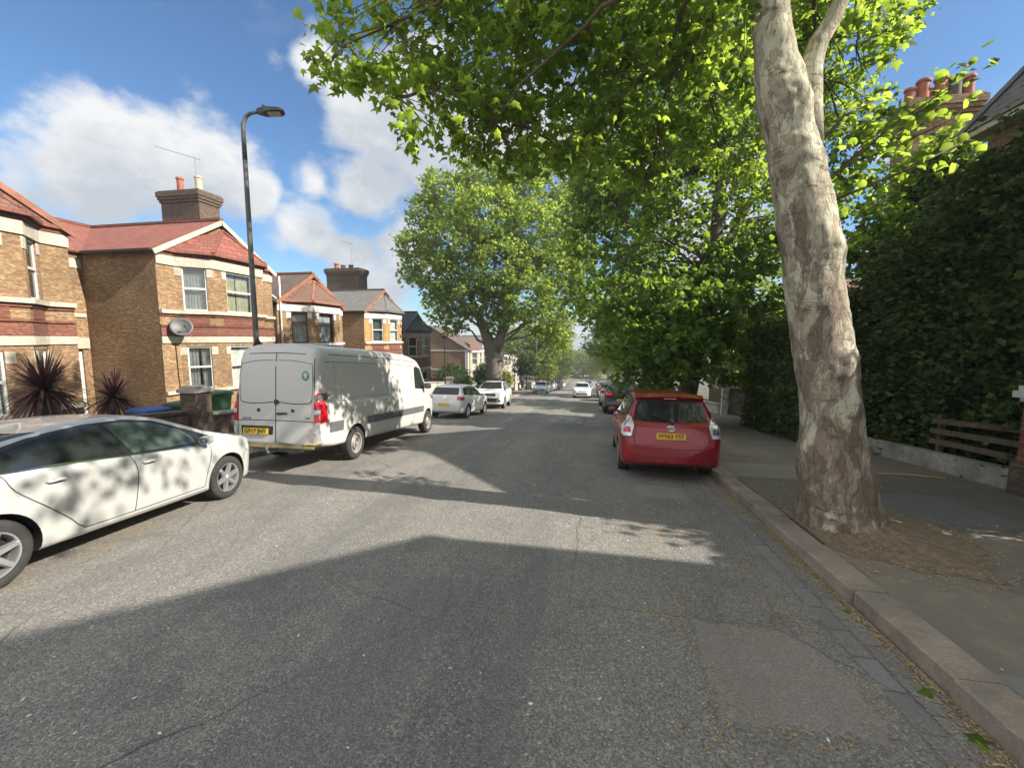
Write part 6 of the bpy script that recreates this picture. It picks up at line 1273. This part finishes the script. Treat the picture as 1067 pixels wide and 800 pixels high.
# ------------------------------------------------------------------ the pedestrian
def person(label, x, y, yaw):
    z = float(zr(y))+.1; T = thing('person', label, 'person', (x, y, z), (0, 0, R(yaw)))
    J = dict(pel=(0, 0, .95), sp=(0, .0, 1.12), ch=(0, .01, 1.33), nk=(0, .01, 1.5), hd=(0, .03, 1.60), ht=(0, .02, 1.74), lh=(.09, 0, .92), lk=(.10, .12, .5), la=(.10, .05, .09), lt=(.10, .2, .03), rh=(-.09, 0, .92), rk=(-.10, -.02, .5), ra=(-.10, -.22, .12), rt=(-.10, -.08, .03), ls=(.18, 0, 1.42), le=(.23, -.08, 1.15), lw=(.24, .02, .92), lf=(.24, .05, .84), rs=(-.18, 0, 1.42), re=(-.23, .06, 1.15), rw=(-.24, .14, .93), rf=(-.24, .16, .85))
    Rd = dict(pel=.15, sp=.14, ch=.16, nk=.055, hd=.09, ht=.08, lh=.10, lk=.065, la=.045, lt=.035, rh=.10, rk=.065, ra=.045, rt=.035, ls=.075, le=.05, lw=.035, lf=.035, rs=.075, re=.05, rw=.035, rf=.035)
    E_ = [('pel', 'sp'), ('sp', 'ch'), ('ch', 'nk'), ('nk', 'hd'), ('hd', 'ht'), ('pel', 'lh'), ('lh', 'lk'), ('lk', 'la'), ('la', 'lt'), ('pel', 'rh'), ('rh', 'rk'), ('rk', 'ra'), ('ra', 'rt'), ('ch', 'ls'), ('ls', 'le'), ('le', 'lw'), ('lw', 'lf'), ('ch', 'rs'), ('rs', 're'), ('re', 'rw'), ('rw', 'rf')]
    ks = list(J); me = bpy.data.meshes.new('body'); me.from_pydata([J[k] for k in ks], [(ks.index(a), ks.index(b)) for a, b in E_], []); o = bpy.data.objects.new('body', me); COL.objects.link(o)
    o.modifiers.new('s', 'SKIN'); sv = me.skin_vertices[0].data
    for i, k in enumerate(ks): sv[i].radius = (Rd[k], Rd[k])
    sv[0].use_root = True; m = o.modifiers.new('d', 'SUBSURF'); m.levels = 2; dg = bpy.context.evaluated_depsgraph_get(); m2 = bpy.data.meshes.new_from_object(o.evaluated_get(dg)); bpy.data.objects.remove(o)
    for mm in (M['coat_dark'], M['denim'], M['skin']): m2.materials.append(mm)
    for p in m2.polygons: q = p.center; p.material_index = 2 if (q.z > 1.5 or (abs(q.x) > .2 and q.z < .93)) else (1 if q.z < .82 else 0); p.use_smooth = True
    o = bpy.data.objects.new('body', m2); m2.name = 'body'; COL.objects.link(o); o.parent = T
    mb = MB(); mb.lathe([(.02, -.12), (.1, -.08), (.112, .0), (.095, .07), (.05, .105), (.005, .115)], 16, lambda a, b, c: (a, .0+b*1.05-.012, 1.69+c)); mb.build('hair', M['hair'], T, uv=False, local=(0, 0, 0), smooth=True)
    return T
person('pedestrian in dark clothes walking up the left pavement carrying a white bag', -8.95, 54.6, 180)
T = thing('carrier_bag', 'white carrier bag hanging from the hand of the pedestrian', 'bag', (-9.19, 54.5, float(zr(54.5))+.45)); mb = MB(); zz = float(zr(54.5)); mb.lathe([(.1, .38), (.17, .42), (.19, .58), (.15, .76), (.05, .88), (.03, .95)], 14, lambda a, b, c: (-9.19+a*.6, 54.46+b, zz+c)); mb.build('bag', M['bag_white'], T, uv=False, smooth=True)
# ------------------------------------------------------------------ litter
def flakes(name, label, C, size, mat, asp=.35):
    C = np.asarray(C); n = len(C); a = rng.uniform(0, 6.28, n); s = size*rng.uniform(.4, 1.5, n); d = np.stack((np.cos(a), np.sin(a), rng.normal(0, .12, n)), 1)*s[:, None]; e = np.stack((-np.sin(a), np.cos(a), rng.normal(0, .25, n)), 1)*(s*asp)[:, None]
    V = np.stack((C-d-e*.3, C-e, C+d, C+e*.8), 1).reshape(-1, 3); Fc = (np.array([(0, 1, 2, 3)])+(np.arange(n)*4)[:, None]); o = np_mesh(name, V, Fc, mat, k=4); tag(o, label, 'litter', kind='stuff'); return o
C = []
for _ in range(5200):
    y = rng.uniform(1.2, 9); x = KR-.02-rng.exponential(.06); C.append((x, y, float(zroad(x, y))+.008))
for _ in range(6000):
    a = rng.uniform(0, 6.28); r = rng.uniform(.45, 1.5); x = TB[0]+math.cos(a)*r*.85; y = TB[1]-.1+r*math.sin(a)
    if x > KR+.3: C.append((x, y, pz(y, x)+.02+.11*max(0, 1-r)))
for _ in range(2600):
    y = rng.uniform(2, 16); x = rng.uniform(KR+.32, 6.5)
    if noise.noise(Vector((x*.9, y*.9, 7))) > .05+rng.uniform(-.2, .2): C.append((x, y, pz(y, x)+.008))
for _ in range(14000):
    x = rng.uniform(.4, 2.2); y = rng.uniform(1.6, 8)
    edge = min(abs(y-2.5-.1*math.sin(x*9)), abs(y-3.5+.12*math.sin(x*7)), abs(x-.78-.1*math.sin(y*5)))
    if (edge < .12*rng.uniform(0, 1.2)) or noise.noise(Vector((x*2.2, y*2.2, 3))) > .42: C.append((x, y, float(zroad(x, y))+.006))
for _ in range(3000):
    y = rng.uniform(4, 16); x = KL+rng.exponential(.5)
    C.append((x, y, float(zroad(x, y))+.006))
flakes('leaf_litter', 'brown leaf dross and twigs scattered along the gutters and round the tree', C, .0125, M['litter'])
C = []
for _ in range(330):
    x = rng.uniform(-4, 5.5); y = rng.uniform(1.2, 9); zz = float(zroad(x, y)) if x < KR-.02 else pz(y, x)
    if KR-.02 < x < KR+.3: continue
    C.append((x, y, zz+.008))
flakes('pale_scraps', 'pale scraps and petals scattered over the road and pavement', C, .012, M['pale_litter'], .5)
T = leaf_mesh('fallen_leaf', np.array([(2.17, 2.98, float(zroad(2.17, 2.98))+.02), (2.2, 2.62, float(zroad(2.2, 2.6))+.015), (2.14, 2.55, float(zroad(2.1, 2.55))+.015), (2.19, 3.9, float(zroad(2.2, 3.9))+.015)]), .10, M['leaf_near'], None, 'maple', .0, 1.5); tag(T, 'fresh green leaves fallen in the right gutter', 'leaf', kind='stuff')
mb = MB(); mb.tube([(5.2, 8.9, pz(8.9, 5.2)+.02), (5.6, 8.75, pz(8.7, 5.6)+.05), (6.15, 8.7, pz(8.7, 6.1)+.02)], .012, 6); o = mb.build('fallen_stick', M['litter'], uv=False); tag(o, 'thin pale stick lying on the right pavement below the rails', 'stick')
# ------------------------------------------------------------------ sky, sun, camera
W = bpy.data.worlds.new('World'); SC.world = W; W.use_nodes = True; nt = W.node_tree; nt.nodes.clear()
out = nt.nodes.new('ShaderNodeOutputWorld'); bg = nt.nodes.new('ShaderNodeBackground'); sky = nt.nodes.new('ShaderNodeTexSky'); sky.sky_type = 'NISHITA'; sky.sun_disc = False
sky.sun_elevation = SUN_EL; sky.sun_rotation = math.pi/2+SUN_AZ; sky.air_density = 1.0; sky.dust_density = .6; sky.ozone_density = 1.6; sky.altitude = 40
def N(t, **k):
    o = nt.nodes.new(t)
    for a, b in k.items(): setattr(o, a, b)
    return o
lk = nt.links.new
def mth(op, a, b=0., clamp=False):
    o = N('ShaderNodeMath', operation=op, use_clamp=clamp)
    for i, v in enumerate((a, b)):
        if isinstance(v, bpy.types.NodeSocket): lk(v, o.inputs[i])
        else: o.inputs[i].default_value = v
    return o.outputs[0]
tc = N('ShaderNodeTexCoord').outputs['Generated']; nrm = N('ShaderNodeVectorMath', operation='NORMALIZE'); lk(tc, nrm.inputs[0]); D = nrm.outputs[0]
# cumulus banks: (pixel of the bank, angular radius, weight)
banks = [(60, 178, .15, 1), (105, 158, .14, 1), (160, 180, .15, 1), (215, 175, .13, 1), (20, 182, .13, .9), (262, 200, .08, .9), (-60, 180, .15, .9), (110, 190, .14, .9), (335, 75, .08, .85), (360, 95, .11, .9), (395, 130, .17, 1), (430, 90, .18, 1), (380, 200, .15, 1), (330, 190, .07, .9), (330, 240, .14, .8), (420, 260, .15, .9), (370, 265, .12, .9), (480, 150, .20, 1), (560, 130, .2, .9), (660, 160, .2, .8), (400, 300, .14, .8), (290, 260, .10, .5), (110, 245, .05, .8), (740, 250, .25, .9), (930, 150, .1, .8), (985, 185, .08, .9)]
msk = None; msk2 = None
for px, py, rad_, wt in banks:
    v = ray(px, py); v = v/np.linalg.norm(v); dt = N('ShaderNodeVectorMath', operation='DISTANCE'); lk(D, dt.inputs[0]); dt.inputs[1].default_value = v
    m = mth('SUBTRACT', wt, mth('DIVIDE', dt.outputs['Value'], rad_*.80)); msk = m if msk is None else mth('MAXIMUM', msk, m)
    d2 = N('ShaderNodeVectorMath', operation='DISTANCE'); lk(D, d2.inputs[0]); d2.inputs[1].default_value = v-np.array((0, 0, .085)); m = mth('SUBTRACT', wt, mth('DIVIDE', d2.outputs['Value'], rad_*.80)); msk2 = m if msk2 is None else mth('MAXIMUM', msk2, m)
mp = N('ShaderNodeMapping'); lk(D, mp.inputs[0]); mp.inputs['Scale'].default_value = (1, 1, 1.5)
def nz(scale, detail, rough, dist=0.):
    o = N('ShaderNodeTexNoise'); lk(mp.outputs[0], o.inputs['Vector']); o.inputs['Scale'].default_value = scale; o.inputs['Detail'].default_value = detail; o.inputs['Roughness'].default_value = rough; o.inputs['Distortion'].default_value = dist; return o.outputs['Fac']
n1, n2, n3 = nz(9, 9, .55, .2), nz(26, 8, .6), nz(3.2, 7, .6, .4)
far = mth('MULTIPLY', mth('SUBTRACT', nz(2.6, 6, .6), .60), 1.0)
dfw = N('ShaderNodeVectorMath', operation='DOT_PRODUCT'); lk(D, dfw.inputs[0]); dfw.inputs[1].default_value = FW/np.linalg.norm(FW)
beh = N('ShaderNodeMapRange'); lk(dfw.outputs['Value'], beh.inputs[0]); beh.inputs[1].default_value = .50; beh.inputs[2].default_value = .15; beh.inputs[3].default_value = 0.; beh.inputs[4].default_value = .62   # unseen cloud added outside the view to brighten and whiten the shade
m0 = mth('MAXIMUM', mth('ADD', msk, -.12), mth('ADD', mth('SUBTRACT', far, .12), beh.outputs[0]))
dens = mth('ADD', mth('MULTIPLY', m0, .95), mth('MULTIPLY', mth('SUBTRACT', n1, .5), 1.25)); dens = mth('ADD', dens, mth('MULTIPLY', mth('SUBTRACT', nz(4.6, 6, .6, .3), .5), .8))
dens = mth('ADD', dens, mth('MULTIPLY', mth('SUBTRACT', n2, .5), .35))
cov = N('ShaderNodeMapRange', interpolation_type='SMOOTHSTEP'); lk(dens, cov.inputs[0]); cov.inputs[1].default_value = -.04; cov.inputs[2].default_value = .46
# thin veil of wisps
wis = N('ShaderNodeMapRange', interpolation_type='SMOOTHSTEP'); lk(n3, wis.inputs[0]); wis.inputs[1].default_value = .56; wis.inputs[2].default_value = .82; wis.inputs[4].default_value = .25
cv = mth('MAXIMUM', cov.outputs[0], wis.outputs[0])
shd = N('ShaderNodeMapRange'); lk(mth('ADD', mth('ADD', mth('MULTIPLY', msk2, .9), mth('MULTIPLY', mth('SUBTRACT', n1, .5), .7)), mth('MULTIPLY', mth('SUBTRACT', n2, .5), .9)), shd.inputs[0]); shd.inputs[1].default_value = -.12; shd.inputs[2].default_value = .62
CLB = 3.0
cc = N('ShaderNodeMix', data_type='RGBA'); lk(shd.outputs[0], cc.inputs[0]); cc.inputs[6].default_value = (.97*CLB, .98*CLB, .99*CLB, 1); cc.inputs[7].default_value = (.60*CLB, .655*CLB, .73*CLB, 1)
tint = N('ShaderNodeMix', data_type='RGBA', blend_type='MULTIPLY'); tint.inputs[0].default_value = 1.; lk(sky.outputs[0], tint.inputs[6]); tint.inputs[7].default_value = (.32, .44, .53, 1)
gain = N('ShaderNodeVectorMath', operation='SCALE'); lk(cc.outputs[2], gain.inputs[0]); lk(mth('ADD', 1., mth('MULTIPLY', beh.outputs[0], .8)), gain.inputs['Scale'])
mx = N('ShaderNodeMix', data_type='RGBA'); lk(cv, mx.inputs[0]); lk(tint.outputs[2], mx.inputs[6]); lk(gain.outputs[0], mx.inputs[7])
lk(mx.outputs[2], bg.inputs[0]); bg.inputs[1].default_value = .14; lk(bg.outputs[0], out.inputs[0])
sl = bpy.data.lights.new('sun', 'SUN'); sl.energy = 4.5; sl.angle = R(.53); sl.color = (1, .93, .82); so = bpy.data.objects.new('sun', sl); COL.objects.link(so); so.rotation_euler = Vector(LD).to_track_quat('-Z', 'Y').to_euler(); so.location = (30, -5, 30)
cam = bpy.data.cameras.new('camera'); cam.sensor_fit = 'HORIZONTAL'; cam.sensor_width = 36; cam.lens = 36*F/1067; cam.clip_start = .05; cam.clip_end = 3000
co = bpy.data.objects.new('camera', cam); COL.objects.link(co); co.location = (0, 0, H); co.rotation_euler = (math.pi/2-PIT, 0, YAW); SC.camera = co
vs_ = SC.view_settings; vs_.view_transform = 'Standard'; vs_.look = 'None'; vs_.exposure = 1.18; vs_.gamma = 1; vs_.use_curve_mapping = False
cy = SC.cycles; cy.max_bounces = 7; cy.diffuse_bounces = 3; cy.glossy_bounces = 3; cy.transmission_bounces = 4; cy.transparent_max_bounces = 12; cy.sample_clamp_indirect = 6; cy.use_denoising = True; cy.caustics_reflective = False; cy.caustics_refractive = False
